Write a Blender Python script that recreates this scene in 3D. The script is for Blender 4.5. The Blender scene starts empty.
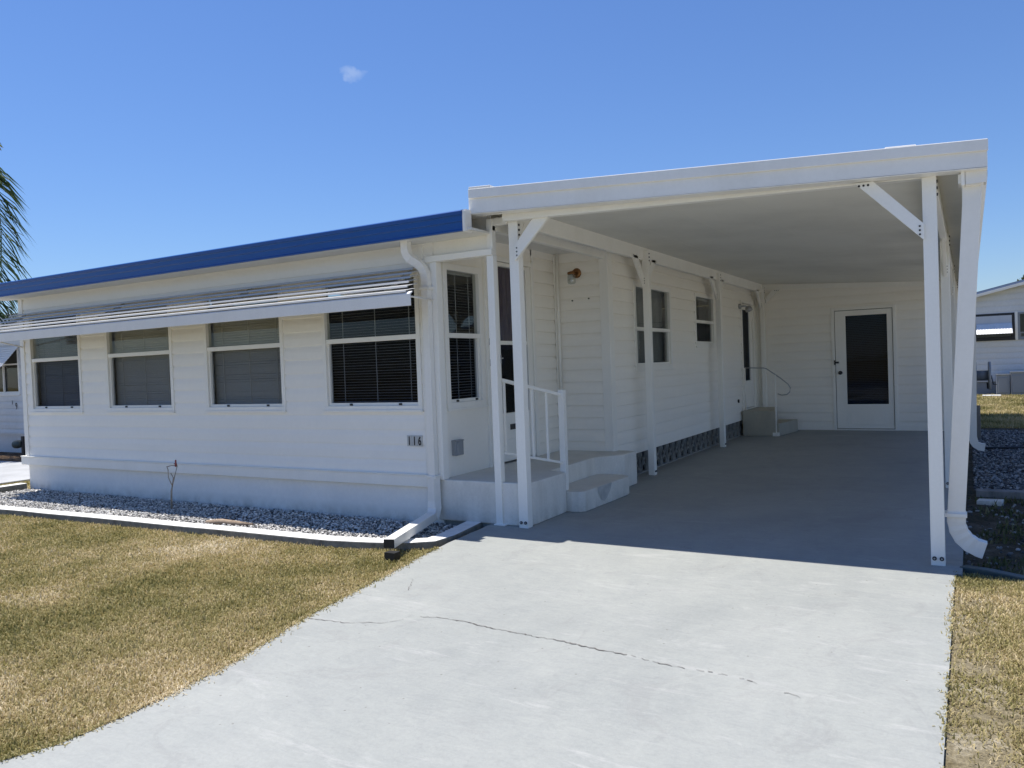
import bpy, bmesh, math, random
import numpy as np
from mathutils import Vector, Matrix
random.seed(7); RNG = np.random.default_rng(11)
S = bpy.context.scene; COL = S.collection
V = Vector

# ------------------------------------------------------------------ camera
CAM = V((0, 0, 1.33)); FL = 785.0
RT = V((0.8636960, 0.5026500, -0.0370422)); DN = V((-0.0204597, -0.0384681, -0.9990504)); FW = V((-0.5035976, 0.8636337, -0.0229407))
cd = bpy.data.cameras.new('camera'); cam = bpy.data.objects.new('camera', cd); COL.objects.link(cam)
cam.matrix_world = Matrix(((RT.x, -DN.x, -FW.x, CAM.x), (RT.y, -DN.y, -FW.y, CAM.y), (RT.z, -DN.z, -FW.z, CAM.z), (0, 0, 0, 1)))
cd.sensor_width = 36; cd.lens = FL / 1024 * 36; cd.clip_start = 0.05; cd.clip_end = 2000
S.camera = cam

# ------------------------------------------------------------------ materials
def newmat(name):
    m = bpy.data.materials.new(name); m.use_nodes = True
    nt = m.node_tree; b = nt.nodes['Principled BSDF']
    return m, nt, b
def N(nt, t, **k):
    n = nt.nodes.new(t)
    for a, v in k.items(): setattr(n, a, v)
    return n
def noise(nt, scale, detail=4, rough=.6, stretch=None, dist=0):
    tc = N(nt, 'ShaderNodeTexCoord'); mp = N(nt, 'ShaderNodeMapping')
    g = N(nt, 'ShaderNodeNewGeometry')
    nt.links.new(g.outputs['Position'], mp.inputs['Vector'])
    if stretch: mp.inputs['Scale'].default_value = stretch
    n = N(nt, 'ShaderNodeTexNoise'); n.inputs['Scale'].default_value = scale
    n.inputs['Detail'].default_value = detail; n.inputs['Roughness'].default_value = rough
    n.inputs['Distortion'].default_value = dist
    nt.links.new(mp.outputs[0], n.inputs['Vector'])
    nt.nodes.remove(tc)
    return n.outputs['Fac']
def ramp(nt, fac, stops):
    r = N(nt, 'ShaderNodeValToRGB'); e = r.color_ramp.elements
    while len(e) < len(stops): e.new(.5)
    for i, (p, c) in enumerate(stops):
        e[i].position = p; e[i].color = (*c, 1) if len(c) == 3 else c
    nt.links.new(fac, r.inputs['Fac']); return r.outputs['Color']
def mix(nt, fac, a, b, mode='MIX'):
    m = N(nt, 'ShaderNodeMix', data_type='RGBA', blend_type=mode)
    for sock, v in ((m.inputs['Factor'], fac), (m.inputs[6], a), (m.inputs[7], b)):
        if isinstance(v, (int, float)): sock.default_value = v
        elif isinstance(v, tuple): sock.default_value = (*v, 1)
        else: nt.links.new(v, sock)
    return m.outputs[2]
def bump(nt, b, h, strength=.3, dist=.01):
    n = N(nt, 'ShaderNodeBump'); n.inputs['Strength'].default_value = strength; n.inputs['Distance'].default_value = dist
    nt.links.new(h, n.inputs['Height']); nt.links.new(n.outputs[0], b.inputs['Normal'])

def paint(name, col, rough=.5, dirt=.12, dcol=None, spec=.5, scale=3.0, metallic=0, streak=True, bmp=.05, fine=.05):
    m, nt, b = newmat(name)
    dcol = dcol or tuple(c * .55 for c in col)
    a = noise(nt, scale, 6, .65, (1, 1, .35) if streak else None)
    f1 = ramp(nt, a, [(.42, (0, 0, 0)), (.75, (1, 1, 1))])
    k = N(nt, 'ShaderNodeMath', operation='MULTIPLY'); nt.links.new(f1, k.inputs[0]); k.inputs[1].default_value = dirt * 2
    c = mix(nt, k.outputs[0], col, dcol)
    a2 = noise(nt, scale * 14, 3, .6)
    f2 = ramp(nt, a2, [(.35, (1 - fine, 1 - fine, 1 - fine)), (.7, (1 + fine * .4,) * 3)])
    c = mix(nt, 1.0, c, f2, 'MULTIPLY')
    nt.links.new(c, b.inputs['Base Color'])
    b.inputs['Roughness'].default_value = rough; b.inputs['Metallic'].default_value = metallic
    b.inputs['Specular IOR Level'].default_value = spec
    if bmp: bump(nt, b, a2, bmp, .004)
    return m

M_SID = paint('white vinyl siding', (.92, .885, .81), .5, .06, (.74, .70, .60), scale=1.6, bmp=0, fine=.015)
M_SIDF = paint('white front siding', (.91, .885, .825), .45, .08, (.68, .68, .67), scale=1.4, bmp=0, fine=.015)
M_TRIM = paint('white painted trim', (.90, .88, .82), .42, .10, (.68, .65, .57), scale=4, bmp=.02, fine=.02)
M_ALU = paint('white aluminium', (.86, .84, .79), .38, .14, (.60, .57, .49), scale=2.5, bmp=.02, fine=.02)
M_SKIRT = paint('white painted block skirt', (.92, .89, .83), .75, .15, (.72, .70, .66), scale=2.0, bmp=.15, fine=.03)
M_CEIL = paint('carport ceiling panel', (.80, .78, .70), .6, .35, (.60, .58, .51), scale=.7, streak=False, bmp=0, fine=.01)
M_SOFF = paint('soffit panel', (.74, .73, .69), .5, .1, scale=3)
M_BLUE = paint('blue fascia metal', (.006, .078, .31), .30, .12, (.008, .06, .22), scale=4, spec=.4)
M_SLAT = paint('aluminium awning slat', (.50, .50, .485), .5, .2, (.45, .46, .48), scale=6)
M_SLATW = paint('white awning hem', (.82, .82, .82), .35, .06, scale=6)
M_PORCH = paint('white painted porch concrete', (.80, .77, .70), .75, .3, (.52, .49, .42), scale=3.5, bmp=.4)
M_PTOP = paint('grey painted porch floor', (.66, .65, .60), .6, .3, (.50, .49, .45), scale=3, streak=False, bmp=.3)
M_WORN = paint('worn bare concrete', (.56, .55, .52), .8, .5, (.38, .38, .36), scale=14, streak=False, bmp=.4)
M_TANSTEP = paint('tan concrete step', (.46, .43, .35), .8, .2, scale=5, bmp=.4)
M_GREYPL = paint('grey plastic', (.28, .30, .32), .5, .1)
M_STEEL = paint('galvanised steel', (.45, .46, .47), .4, .2, metallic=.7, scale=9)
M_BLACK = paint('black metal', (.02, .02, .022), .45, .1)
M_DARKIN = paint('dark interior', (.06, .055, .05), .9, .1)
M_BRASS = paint('brass', (.30, .15, .06), .35, .5, (.2, .1, .05), metallic=.8, scale=30)
M_BLIND = paint('beige blind', (.82, .78, .70), .6, .1)
M_BLINDD = paint('grey blind', (.55, .55, .56), .6, .1)
M_BLINDG = paint('slate blind', (.30, .32, .36), .6, .1)
M_CURT = paint('purple curtain', (.13, .09, .15), .9, .3, (.05, .03, .08), scale=12)
M_CURTD = paint('dark curtain', (.10, .11, .13), .9, .3, scale=6)
M_CURTW = paint('pale curtain', (.35, .36, .38), .9, .3, scale=6)
M_BARK = paint('grey bark', (.22, .18, .14), .9, .5, (.1, .08, .06), scale=12, bmp=.8)
M_TWIG = paint('bare twig bark', (.42, .36, .29), .85, .4, (.2, .15, .1), scale=30)
M_RED = paint('red tip', (.3, .06, .05), .7, .1)
M_WOODG = paint('weathered grey wood', (.26, .24, .22), .85, .5, (.12, .11, .1), scale=9, bmp=.5)
M_DRIFT = paint('weathered driftwood', (.36, .27, .19), .85, .5, (.15, .1, .07), scale=16, bmp=.7)
M_EDGE = paint('dark green plastic edging', (.05, .075, .075), .5, .2)
M_CURB = paint('white painted kerb', (.80, .80, .78), .7, .2, (.35, .34, .31), scale=7, streak=False, bmp=.4)
M_KSIDE = paint('weathered concrete side', (.25, .24, .21), .9, .5, (.12, .11, .09), scale=12, streak=False, bmp=.5)  # dirt and the shaded kerb front, both painted into this dark grey
M_LATT = paint('white breeze block', (.36, .355, .33), .85, .3, scale=10)
M_NSID = paint('pale neighbour siding', (.70, .71, .71), .55, .1, scale=1.5)
M_NFAS = paint('blue grey fascia', (.16, .22, .34), .5, .1)
M_TILE = paint('number tile', (.55, .56, .55), .4, .1)
M_CREAMP = paint('screen panel', (.55, .57, .60), .5, .1)  # sky reflection painted as an opaque pale blue grey

def splash(m, ztop, col, amt):
    nt = m.node_tree; b = nt.nodes['Principled BSDF']; src = b.inputs['Base Color'].links[0].from_socket
    g = N(nt, 'ShaderNodeNewGeometry'); sp = N(nt, 'ShaderNodeSeparateXYZ'); nt.links.new(g.outputs['Position'], sp.inputs[0])
    mr = N(nt, 'ShaderNodeMapRange'); nt.links.new(sp.outputs['Z'], mr.inputs['Value']); mr.inputs['From Min'].default_value = -.06; mr.inputs['From Max'].default_value = ztop; mr.inputs['To Min'].default_value = 1; mr.inputs['To Max'].default_value = 0
    n_ = ramp(nt, noise(nt, 7, 7, .75), [(.38, (0, 0, 0)), (.68, (1, 1, 1))])
    k = N(nt, 'ShaderNodeMath', operation='MULTIPLY'); nt.links.new(mr.outputs[0], k.inputs[0]); nt.links.new(n_, k.inputs[1])
    k2 = N(nt, 'ShaderNodeMath', operation='MULTIPLY'); nt.links.new(k.outputs[0], k2.inputs[0]); k2.inputs[1].default_value = amt
    nt.links.new(mix(nt, k2.outputs[0], src, col), b.inputs['Base Color'])
splash(M_SKIRT, .10, (.33, .29, .22), .75); splash(M_PORCH, .14, (.30, .28, .23), .7)
def glass(name, tint, mixf, rough=.02, rm=1.0):
    m, nt, b = newmat(name); nt.nodes.remove(b)
    out = nt.nodes['Material Output']
    t = N(nt, 'ShaderNodeBsdfTransparent'); t.inputs[0].default_value = (*tint, 1)
    g = N(nt, 'ShaderNodeBsdfGlossy'); g.inputs['Roughness'].default_value = rough; g.inputs['Color'].default_value = (.9, .93, .95, 1)
    fr = N(nt, 'ShaderNodeFresnel'); fr.inputs['IOR'].default_value = 1.5
    bn = N(nt, 'ShaderNodeBump'); bn.inputs['Strength'].default_value = .06; bn.inputs['Distance'].default_value = .02
    nt.links.new(noise(nt, 2.5, 1), bn.inputs['Height']); nt.links.new(bn.outputs[0], g.inputs['Normal']); nt.links.new(bn.outputs[0], fr.inputs['Normal'])
    ad = N(nt, 'ShaderNodeMath', operation='MULTIPLY_ADD'); nt.links.new(fr.outputs[0], ad.inputs[0]); ad.inputs[1].default_value = rm; ad.inputs[2].default_value = mixf
    ge = N(nt, 'ShaderNodeNewGeometry'); iv = N(nt, 'ShaderNodeMath', operation='SUBTRACT'); iv.inputs[0].default_value = 1; nt.links.new(ge.outputs['Backfacing'], iv.inputs[1])
    ml = N(nt, 'ShaderNodeMath', operation='MULTIPLY'); nt.links.new(ad.outputs[0], ml.inputs[0]); nt.links.new(iv.outputs[0], ml.inputs[1])
    mx = N(nt, 'ShaderNodeMixShader'); nt.links.new(ml.outputs[0], mx.inputs[0]); nt.links.new(t.outputs[0], mx.inputs[1]); nt.links.new(g.outputs[0], mx.inputs[2])
    nt.links.new(mx.outputs[0], out.inputs[0]); return m
M_GLASS = glass('window glass', (.84, .85, .83), .0, .015, .9)
M_SCREEN = glass('screened window glass', (.74, .755, .77), .0, .10, .16)
M_DGL = glass('dark door glass', (.42, .48, .56), .0, .04, .3)
M_JAR = glass('clear jar glass', (.75, .78, .78), .12)

# concrete drive
def concrete():
    m, nt, b = newmat('painted concrete')
    n1 = noise(nt, .55, 8, .66, None, .8); n2 = noise(nt, 3.2, 8, .75, (1, .6, 1), .5); n3 = noise(nt, 60, 4, .7); n4 = noise(nt, 11, 5, .75)
    c = ramp(nt, n1, [(.34, (.280, .292, .280)), (.50, (.307, .318, .303)), (.66, (.331, .340, .322))])
    c = mix(nt, .75, c, ramp(nt, n2, [(.34, (.90, .91, .92)), (.60, (1.03, 1.03, 1.02))]), 'MULTIPLY')
    c = mix(nt, 1., c, ramp(nt, n3, [(.3, (.93, .93, .93)), (.7, (1.04, 1.04, 1.04))]), 'MULTIPLY')
    # scattered small pits and specks
    c = mix(nt, ramp(nt, n4, [(.70, (0, 0, 0)), (.78, (.55, .55, .55))]), c, (.27, .265, .25))
    # stains with soft rims, scuffs and grit
    st = noise(nt, 1.7, 9, .72, (1, .8, 1), 1.6)
    c = mix(nt, ramp(nt, st, [(.56, (0, 0, 0)), (.62, (.42, .42, .42)), (.66, (.16, .16, .16)), (.78, (.4, .4, .4))]), c, (.245, .248, .240))
    sc = noise(nt, 2.6, 10, .8, (.5, 2.2, 1), .6)
    c = mix(nt, ramp(nt, sc, [(.56, (0, 0, 0)), (.66, (.7, .7, .7))]), c, (.395, .395, .38))
    s3 = noise(nt, 16, 8, .8, (.6, 1.6, 1), .8)
    c = mix(nt, 1., c, ramp(nt, s3, [(.36, (.93, .93, .935)), (.5, (1, 1, 1)), (.64, (1.05, 1.05, 1.04))]), 'MULTIPLY')
    vo = N(nt, 'ShaderNodeTexVoronoi'); vo.inputs['Scale'].default_value = 9; g = N(nt, 'ShaderNodeNewGeometry'); nt.links.new(g.outputs['Position'], vo.inputs['Vector'])
    c = mix(nt, ramp(nt, vo.outputs['Distance'], [(.035, (.6, .6, .6)), (.06, (0, 0, 0))]), c, (.13, .12, .10))
    nt.links.new(c, b.inputs['Base Color']); b.inputs['Roughness'].default_value = .62; b.inputs['Specular IOR Level'].default_value = .35
    nb = N(nt, 'ShaderNodeMath', operation='ADD'); nt.links.new(n3, nb.inputs[0]); nt.links.new(n4, nb.inputs[1])
    bump(nt, b, nb.outputs[0], .35, .004); return m
M_CONC = concrete()
M_CRACK = paint('crack', (.14, .13, .12), .9, .4, (.3, .29, .27), scale=12, streak=False)
M_ROAD = paint('street asphalt', (.075, .075, .078), .9, .3, scale=2, streak=False)
M_PCONC = paint('pale neighbour concrete', (.50, .50, .48), .8, .2, scale=2, streak=False)  # pale tone of the added slab that bounces light
M_NCONC = paint('grey neighbour concrete', (.40, .41, .42), .8, .3, scale=2, streak=False)

def groundmat():
    m, nt, b = newmat('dry lawn soil')
    n1 = noise(nt, .9, 8, .7); n2 = noise(nt, 9, 6, .75); n3 = noise(nt, 90, 3, .7)
    c = ramp(nt, n1, [(.35, (.13, .13, .045)), (.5, (.22, .185, .08)), (.66, (.30, .235, .13))])
    c = mix(nt, .8, c, ramp(nt, n2, [(.3, (.6, .62, .5)), (.7, (1.25, 1.2, 1.15))]), 'MULTIPLY')
    c = mix(nt, .8, c, ramp(nt, n3, [(.3, (.55, .55, .5)), (.7, (1.35, 1.3, 1.2))]), 'MULTIPLY')
    nt.links.new(c, b.inputs['Base Color']); b.inputs['Roughness'].default_value = .95; b.inputs['Specular IOR Level'].default_value = .1
    bump(nt, b, n3, .8, .02); return m
M_GROUND = groundmat()
def soilmat(name, c0, c1, c2):
    m, nt, b = newmat(name)
    n1 = noise(nt, 3.5, 8, .75); n3 = noise(nt, 55, 4, .75)
    c = ramp(nt, n1, [(.35, c0), (.52, c1), (.68, c2)])
    c = mix(nt, 1, c, ramp(nt, n3, [(.3, (.5, .5, .5)), (.7, (1.4, 1.4, 1.4))]), 'MULTIPLY')
    nt.links.new(c, b.inputs['Base Color']); b.inputs['Roughness'].default_value = .95; b.inputs['Specular IOR Level'].default_value = .1
    bump(nt, b, n3, .9, .02); return m
M_DIRT = soilmat('garden dirt', (.045, .045, .03), (.10, .085, .06), (.17, .15, .12))
M_SAND = soilmat('sandy soil', (.16, .13, .07), (.27, .23, .15), (.46, .42, .34))
M_BED = soilmat('gravel bed base', (.05, .05, .05), (.12, .12, .12), (.25, .25, .24))
M_MULCH = soilmat('mulch', (.10, .06, .04), (.16, .11, .07), (.3, .25, .2))

def tintmat(name, stops, rough=.7, patch=None, trans=0):
    m, nt, b = newmat(name)
    at = N(nt, 'ShaderNodeAttribute', attribute_name='tint')
    f = at.outputs['Fac']
    if patch:
        p = noise(nt, patch, 5, .65)
        p = ramp(nt, p, [(.3, (0, 0, 0)), (.7, (1, 1, 1))])
        a = N(nt, 'ShaderNodeMath', operation='MULTIPLY_ADD'); nt.links.new(p, a.inputs[0]); a.inputs[1].default_value = .65
        k = N(nt, 'ShaderNodeMath', operation='MULTIPLY'); nt.links.new(f, k.inputs[0]); k.inputs[1].default_value = .42
        nt.links.new(k.outputs[0], a.inputs[2]); f = a.outputs[0]
    c = ramp(nt, f, stops)
    nt.links.new(c, b.inputs['Base Color']); b.inputs['Roughness'].default_value = rough; b.inputs['Specular IOR Level'].default_value = .25
    if trans:
        tr = N(nt, 'ShaderNodeBsdfTranslucent'); nt.links.new(c, tr.inputs[0])
        mx = N(nt, 'ShaderNodeMixShader'); mx.inputs[0].default_value = trans
        nt.links.new(b.outputs[0], mx.inputs[1]); nt.links.new(tr.outputs[0], mx.inputs[2])
        nt.links.new(mx.outputs[0], nt.nodes['Material Output'].inputs[0])
    return m
M_GRASS = tintmat('dry grass blade', [(.0, (.055, .06, .018)), (.25, (.18, .172, .055)), (.48, (.365, .315, .13)), (.7, (.57, .46, .255)), (1, (.92, .82, .62))], .6, .8, .3)
M_PEB = tintmat('white marble chip', [(0, (.10, .10, .10)), (.25, (.30, .29, .27)), (.6, (.60, .58, .54)), (1, (.88, .85, .79))], .75)
M_PEB2 = tintmat('grey stone chip', [(0, (.05, .05, .05)), (.5, (.17, .17, .17)), (1, (.42, .42, .41))], .8)
M_PALM = tintmat('palm leaflet', [(0, (.035, .06, .02)), (.6, (.07, .11, .03)), (1, (.16, .2, .07))], .4, None, .25)
M_PALMY = tintmat('yellow palm leaflet', [(0, (.12, .14, .03)), (1, (.3, .28, .08))], .4, None, .25)
M_LEAF = tintmat('olive leaves', [(0, (.05, .07, .025)), (.6, (.12, .13, .05)), (1, (.25, .22, .12))], .7, None, .2)

# ------------------------------------------------------------------ mesh builder
class MB:
    def __init__(s): s.v = []; s.f = []; s.m = []; s.sm = []
    def face(s, pts, mi=0, smooth=False):
        n = len(s.v); s.v += [tuple(p) for p in pts]; s.f.append(tuple(range(n, n + len(pts)))); s.m.append(mi); s.sm.append(smooth)
    def hexa(s, p, mi=0):
        n = len(s.v); s.v += [tuple(q) for q in p]
        for q in ((0, 3, 2, 1), (4, 5, 6, 7), (0, 1, 5, 4), (1, 2, 6, 5), (2, 3, 7, 6), (3, 0, 4, 7)):
            s.f.append(tuple(n + i for i in q)); s.m.append(mi); s.sm.append(False)
    def box(s, x0, x1, y0, y1, z0, z1, mi=0):
        s.hexa([(x0, y0, z0), (x1, y0, z0), (x1, y1, z0), (x0, y1, z0), (x0, y0, z1), (x1, y0, z1), (x1, y1, z1), (x0, y1, z1)], mi)
    def fbox(s, F, u0, u1, n0, n1, z0, z1, mi=0):
        s.hexa([F(*q) for q in ((u0, n0, z0), (u1, n0, z0), (u1, n1, z0), (u0, n1, z0), (u0, n0, z1), (u1, n0, z1), (u1, n1, z1), (u0, n1, z1))], mi)
    def prism(s, poly, z0, z1, mi=0, mtop=None):
        n = len(poly); b = len(s.v)
        s.v += [(x, y, z0) for x, y in poly] + [(x, y, z1) for x, y in poly]
        s.f.append(tuple(b + n + i for i in range(n))); s.m.append(mi if mtop is None else mtop); s.sm.append(False)
        s.f.append(tuple(b + n - 1 - i for i in range(n))); s.m.append(mi); s.sm.append(False)
        for i in range(n):
            j = (i + 1) % n; s.f.append((b + i, b + j, b + n + j, b + n + i)); s.m.append(mi); s.sm.append(False)
    def extr(s, prof, fn, a, c, mi=0):
        """profile list of 2-tuples, fn(p,q,t)->xyz, from t=a to c"""
        n = len(prof); b = len(s.v)
        s.v += [fn(p, q, a) for p, q in prof] + [fn(p, q, c) for p, q in prof]
        s.f.append(tuple(b + i for i in range(n))); s.f.append(tuple(b + 2 * n - 1 - i for i in range(n))); s.m += [mi, mi]; s.sm += [False] * 2
        for i in range(n):
            j = (i + 1) % n; s.f.append((b + i, b + n + i, b + n + j, b + j)); s.m.append(mi); s.sm.append(False)
    def bar(s, p0, p1, w, t, ref, mi=0):
        p0, p1, ref = V(p0), V(p1), V(ref).normalized(); d = (p1 - p0).normalized(); a = d.cross(ref).normalized() * w / 2; r = ref * t / 2
        s.hexa([p0 - a - r, p0 + a - r, p0 + a + r, p0 - a + r, p1 - a - r, p1 + a - r, p1 + a + r, p1 - a + r], mi)
    def tube(s, pts, rad, seg=10, mi=0, cap=True):
        pts = [V(p) for p in pts]; n = len(pts); rad = rad if isinstance(rad, (list, tuple)) else [rad] * n
        b = len(s.v); up = V((0, 0, 1))
        for i, p in enumerate(pts):
            d = (pts[min(i + 1, n - 1)] - pts[max(i - 1, 0)]).normalized()
            r0 = up if abs(d.z) < .95 else V((1, 0, 0)); a = d.cross(r0).normalized(); c = d.cross(a)
            for k in range(seg):
                t = 2 * math.pi * k / seg; s.v.append(tuple(p + (a * math.cos(t) + c * math.sin(t)) * rad[i]))
        for i in range(n - 1):
            for k in range(seg):
                l = (k + 1) % seg; s.f.append((b + i * seg + k, b + i * seg + l, b + (i + 1) * seg + l, b + (i + 1) * seg + k)); s.m.append(mi); s.sm.append(True)
        if cap:
            s.f.append(tuple(b + k for k in range(seg))); s.f.append(tuple(b + (n - 1) * seg + k for k in reversed(range(seg)))); s.m += [mi] * 2; s.sm += [False] * 2
    def sweep(s, pts, ref, wr, wp, mi=0, sc=None, open_end=None):
        pts = [V(p) for p in pts]; ref = V(ref).normalized(); n = len(pts); b = len(s.v)
        for i, p in enumerate(pts):
            d = (pts[min(i + 1, n - 1)] - pts[max(i - 1, 0)]).normalized(); a = d.cross(ref).normalized(); rr = a.cross(d)
            k = sc[i] if sc else 1
            for x, y in ((-1, -1), (1, -1), (1, 1), (-1, 1)): s.v.append(tuple(p + a * wp / 2 * x * k + rr * wr / 2 * y * k))
        for i in range(n - 1):
            for k in range(4):
                l = (k + 1) % 4; s.f.append((b + i * 4 + k, b + i * 4 + l, b + i * 4 + 4 + l, b + i * 4 + 4 + k)); s.m.append(mi); s.sm.append(False)
        s.f.append((b, b + 1, b + 2, b + 3)); s.f.append(tuple(b + (n - 1) * 4 + k for k in (3, 2, 1, 0)))
        s.m += [mi, mi if open_end is None else open_end]; s.sm += [False] * 2  # closed end face can be painted dark for the unlit pipe inside
    def disc(s, c, axis, r, h, seg=14, mi=0):
        c = V(c); ax = V(axis).normalized(); s.tube([c - ax * h / 2, c + ax * h / 2], r, seg, mi)
    def lathe(s, c, axis, prof, seg=16, mi=0):
        c = V(c); ax = V(axis).normalized(); s.tube([c + ax * h for h, r in prof], [max(r, .0005) for h, r in prof], seg, mi)
    def build(s, name, mats, parent=None, origin=None, bevel=0, merge=False):
        if not isinstance(mats, (list, tuple)): mats = [mats]
        O = V(origin) if origin is not None else (V(parent['_o']) if parent is not None else V((0, 0, 0)))
        me = bpy.data.meshes.new(name)
        me.from_pydata([(x - O.x, y - O.y, z - O.z) for x, y, z in s.v], [], s.f)
        for m in mats: me.materials.append(m)
        me.polygons.foreach_set('material_index', s.m); me.polygons.foreach_set('use_smooth', s.sm)
        bm = bmesh.new(); bm.from_mesh(me)
        if merge: bmesh.ops.remove_doubles(bm, verts=bm.verts, dist=1e-5)
        bmesh.ops.recalc_face_normals(bm, faces=bm.faces); bm.to_mesh(me); bm.free()
        o = bpy.data.objects.new(name, me); COL.objects.link(o)
        if parent is not None: o.parent = parent
        else: o.location = O
        o['_o'] = tuple(O)
        if bevel:
            bv = o.modifiers.new('bevel', 'BEVEL'); bv.width = bevel; bv.segments = 2; bv.limit_method = 'ANGLE'; bv.angle_limit = .6
        return o
def root(name, loc, label, cat, group=None):
    o = bpy.data.objects.new(name, None); COL.objects.link(o); o.location = loc; o['_o'] = tuple(loc)
    o.empty_display_size = .2; o['label'] = label; o['category'] = cat
    if group: o['group'] = group
    return o
def tag(o, label=None, cat=None, kind=None, group=None):
    if label: o['label'] = label
    if cat: o['category'] = cat
    if kind: o['kind'] = kind
    if group: o['group'] = group
    return o
def frame(ox, oy, ux, uy, nx, ny):
    return lambda u, n, z: (ox + ux * u + nx * n, oy + uy * u + ny * n, z)

def siding(mb, F, L0, L1, z0, z1, pitch, openings=(), lean=.014, mi=0, phase=0, groove=.007):
    zs = set([z0, z1]); k0 = z0 + phase
    edges = [z0]
    z = k0 if phase else z0 + pitch
    while z < z1 - 1e-4: edges.append(z); z += pitch
    edges.append(z1)
    for i in range(len(edges) - 1):
        a, c = edges[i], edges[i + 1]
        cuts = sorted(set([a, c] + [q for o in openings for q in (o[2], o[3]) if a + 1e-4 < q < c - 1e-4]))
        prof = [(0, lean), (.5, lean * .92), (.72, lean * .62), (.88, lean * .22), (.965, .0), (.968, -groove), (1, -groove)]
        fr0 = 1 - (c - a) / pitch if (i == 0 and phase) else 0
        off = lambda z: float(np.interp(fr0 + (z - a) / pitch, [p_[0] for p_ in prof], [p_[1] for p_ in prof])) + .001
        cuts = sorted(set(cuts + [a + (p_[0] - fr0) * pitch for p_ in prof if a + 1e-4 < a + (p_[0] - fr0) * pitch < c - 1e-4]))
        for j in range(len(cuts) - 1):
            p, q = cuts[j], cuts[j + 1]; mid = (p + q) / 2
            us = [L0, L1]; iv = [(L0, L1)]
            for o in openings:
                if o[2] < mid < o[3]:
                    nv = []
                    for s0, s1 in iv:
                        if o[1] <= s0 or o[0] >= s1: nv.append((s0, s1)); continue
                        if o[0] > s0: nv.append((s0, o[0]))
                        if o[1] < s1: nv.append((o[1], s1))
                    iv = nv
            for s0, s1 in iv:
                if s1 - s0 < 1e-4: continue
                mb.face([F(s0, off(p), p), F(s1, off(p), p), F(s1, off(q), q), F(s0, off(q), q)], mi)
                if j == 0: mb.face([F(s0, -groove, p), F(s1, -groove, p), F(s1, off(p), p), F(s0, off(p), p)], mi)

def window(parent, F, u0, u1, z0, z1, rail, blind, mats=(M_TRIM, M_GLASS, M_SCREEN), cw=.045, latches=False, label=None, proud=.022, tilt=None):
    m = MB()
    m.fbox(F, u0, u1, -.05, proud, z0, z0 + cw); m.fbox(F, u0, u1, -.05, proud, z1 - cw, z1)
    m.fbox(F, u0, u0 + cw, -.05, proud - .001, z0 + cw, z1 - cw); m.fbox(F, u1 - cw, u1, -.05, proud - .001, z0 + cw, z1 - cw)
    m.fbox(F, u0 - .008, u1 + .008, -.0, proud + .012, z0 - .014, z0 + .008)
    if rail: m.fbox(F, u0 + cw, u1 - cw, -.04, .012, rail - .022, rail + .022)
    # lower sash
    zt = rail - .022 if rail else z1 - cw
    for a, c, e, f in ((u0 + cw, u1 - cw, z0 + cw, z0 + cw + .028),): m.fbox(F, a, c, -.045, .0, e, f)
    m.fbox(F, u0 + cw, u0 + cw + .022, -.045, -.002, z0 + cw + .028, zt); m.fbox(F, u1 - cw - .022, u1 - cw, -.045, -.002, z0 + cw + .028, zt)
    w = m.build('window', mats[0], parent, bevel=.003)
    if label: w['label'] = label
    p = MB(); p.fbox(F, u0 + cw + .02, u1 - cw - .02, -.030, -.026, z0 + cw + .02, zt + .002); p.build('pane', mats[2] if rail else mats[1], w)
    if rail:
        p = MB(); p.fbox(F, u0 + cw - .002, u1 - cw + .002, -.018, -.014, rail + .021, z1 - cw + .002); p.build('pane', mats[1], w)
    if latches:
        for q in (.28, .78):
            l = MB(); l.fbox(F, u0 + (u1 - u0) * q - .014, u0 + (u1 - u0) * q + .014, .0, .012, z0 + cw + .004, z0 + cw + .022); l.build('latch', M_BLACK, w)
    if blind:
        b = MB(); kind, mt = blind
        if kind == 'curtain':
            n = 24; pts = []
            for i in range(n + 1):
                u = u0 + .02 + (u1 - u0 - .04) * i / n; pts.append((u, -.12 + .018 * math.sin(i * 1.9)))
            for i in range(n): b.face([F(pts[i][0], pts[i][1], z0), F(pts[i + 1][0], pts[i + 1][1], z0), F(pts[i + 1][0], pts[i + 1][1], z1), F(pts[i][0], pts[i][1], z1)], 0, True)
            b.build('curtain', mt, w)
        else:
            sp = .026; an = math.radians(62 if kind == 'closed' else 8); hw = .0135
            dz, dn = math.sin(an) * hw, math.cos(an) * hw; z = z0 + .03
            while z < z1 - .03:
                j = random.uniform(-.0015, .0015)
                b.hexa([F(u0 + .03, -.09 + dn, z - dz + j), F(u1 - .03, -.09 + dn, z - dz + j), F(u1 - .03, -.09 - dn, z + dz), F(u0 + .03, -.09 - dn, z + dz),
                        F(u0 + .03, -.09 + dn, z - dz + .001 + j), F(u1 - .03, -.09 + dn, z - dz + .001 + j), F(u1 - .03, -.09 - dn, z + dz + .001), F(u0 + .03, -.09 - dn, z + dz + .001)])
                z += sp
            for q in (.16, .5, .84):
                u = u0 + (u1 - u0) * q; b.fbox(F, u - .003, u + .003, -.078, -.074, z0 + .03, z1 - .03)
            b.fbox(F, u0 + .03, u1 - .03, -.11, -.07, z1 - .08, z1 - .045)
            b.build('blind', mt, w)
    return w

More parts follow.
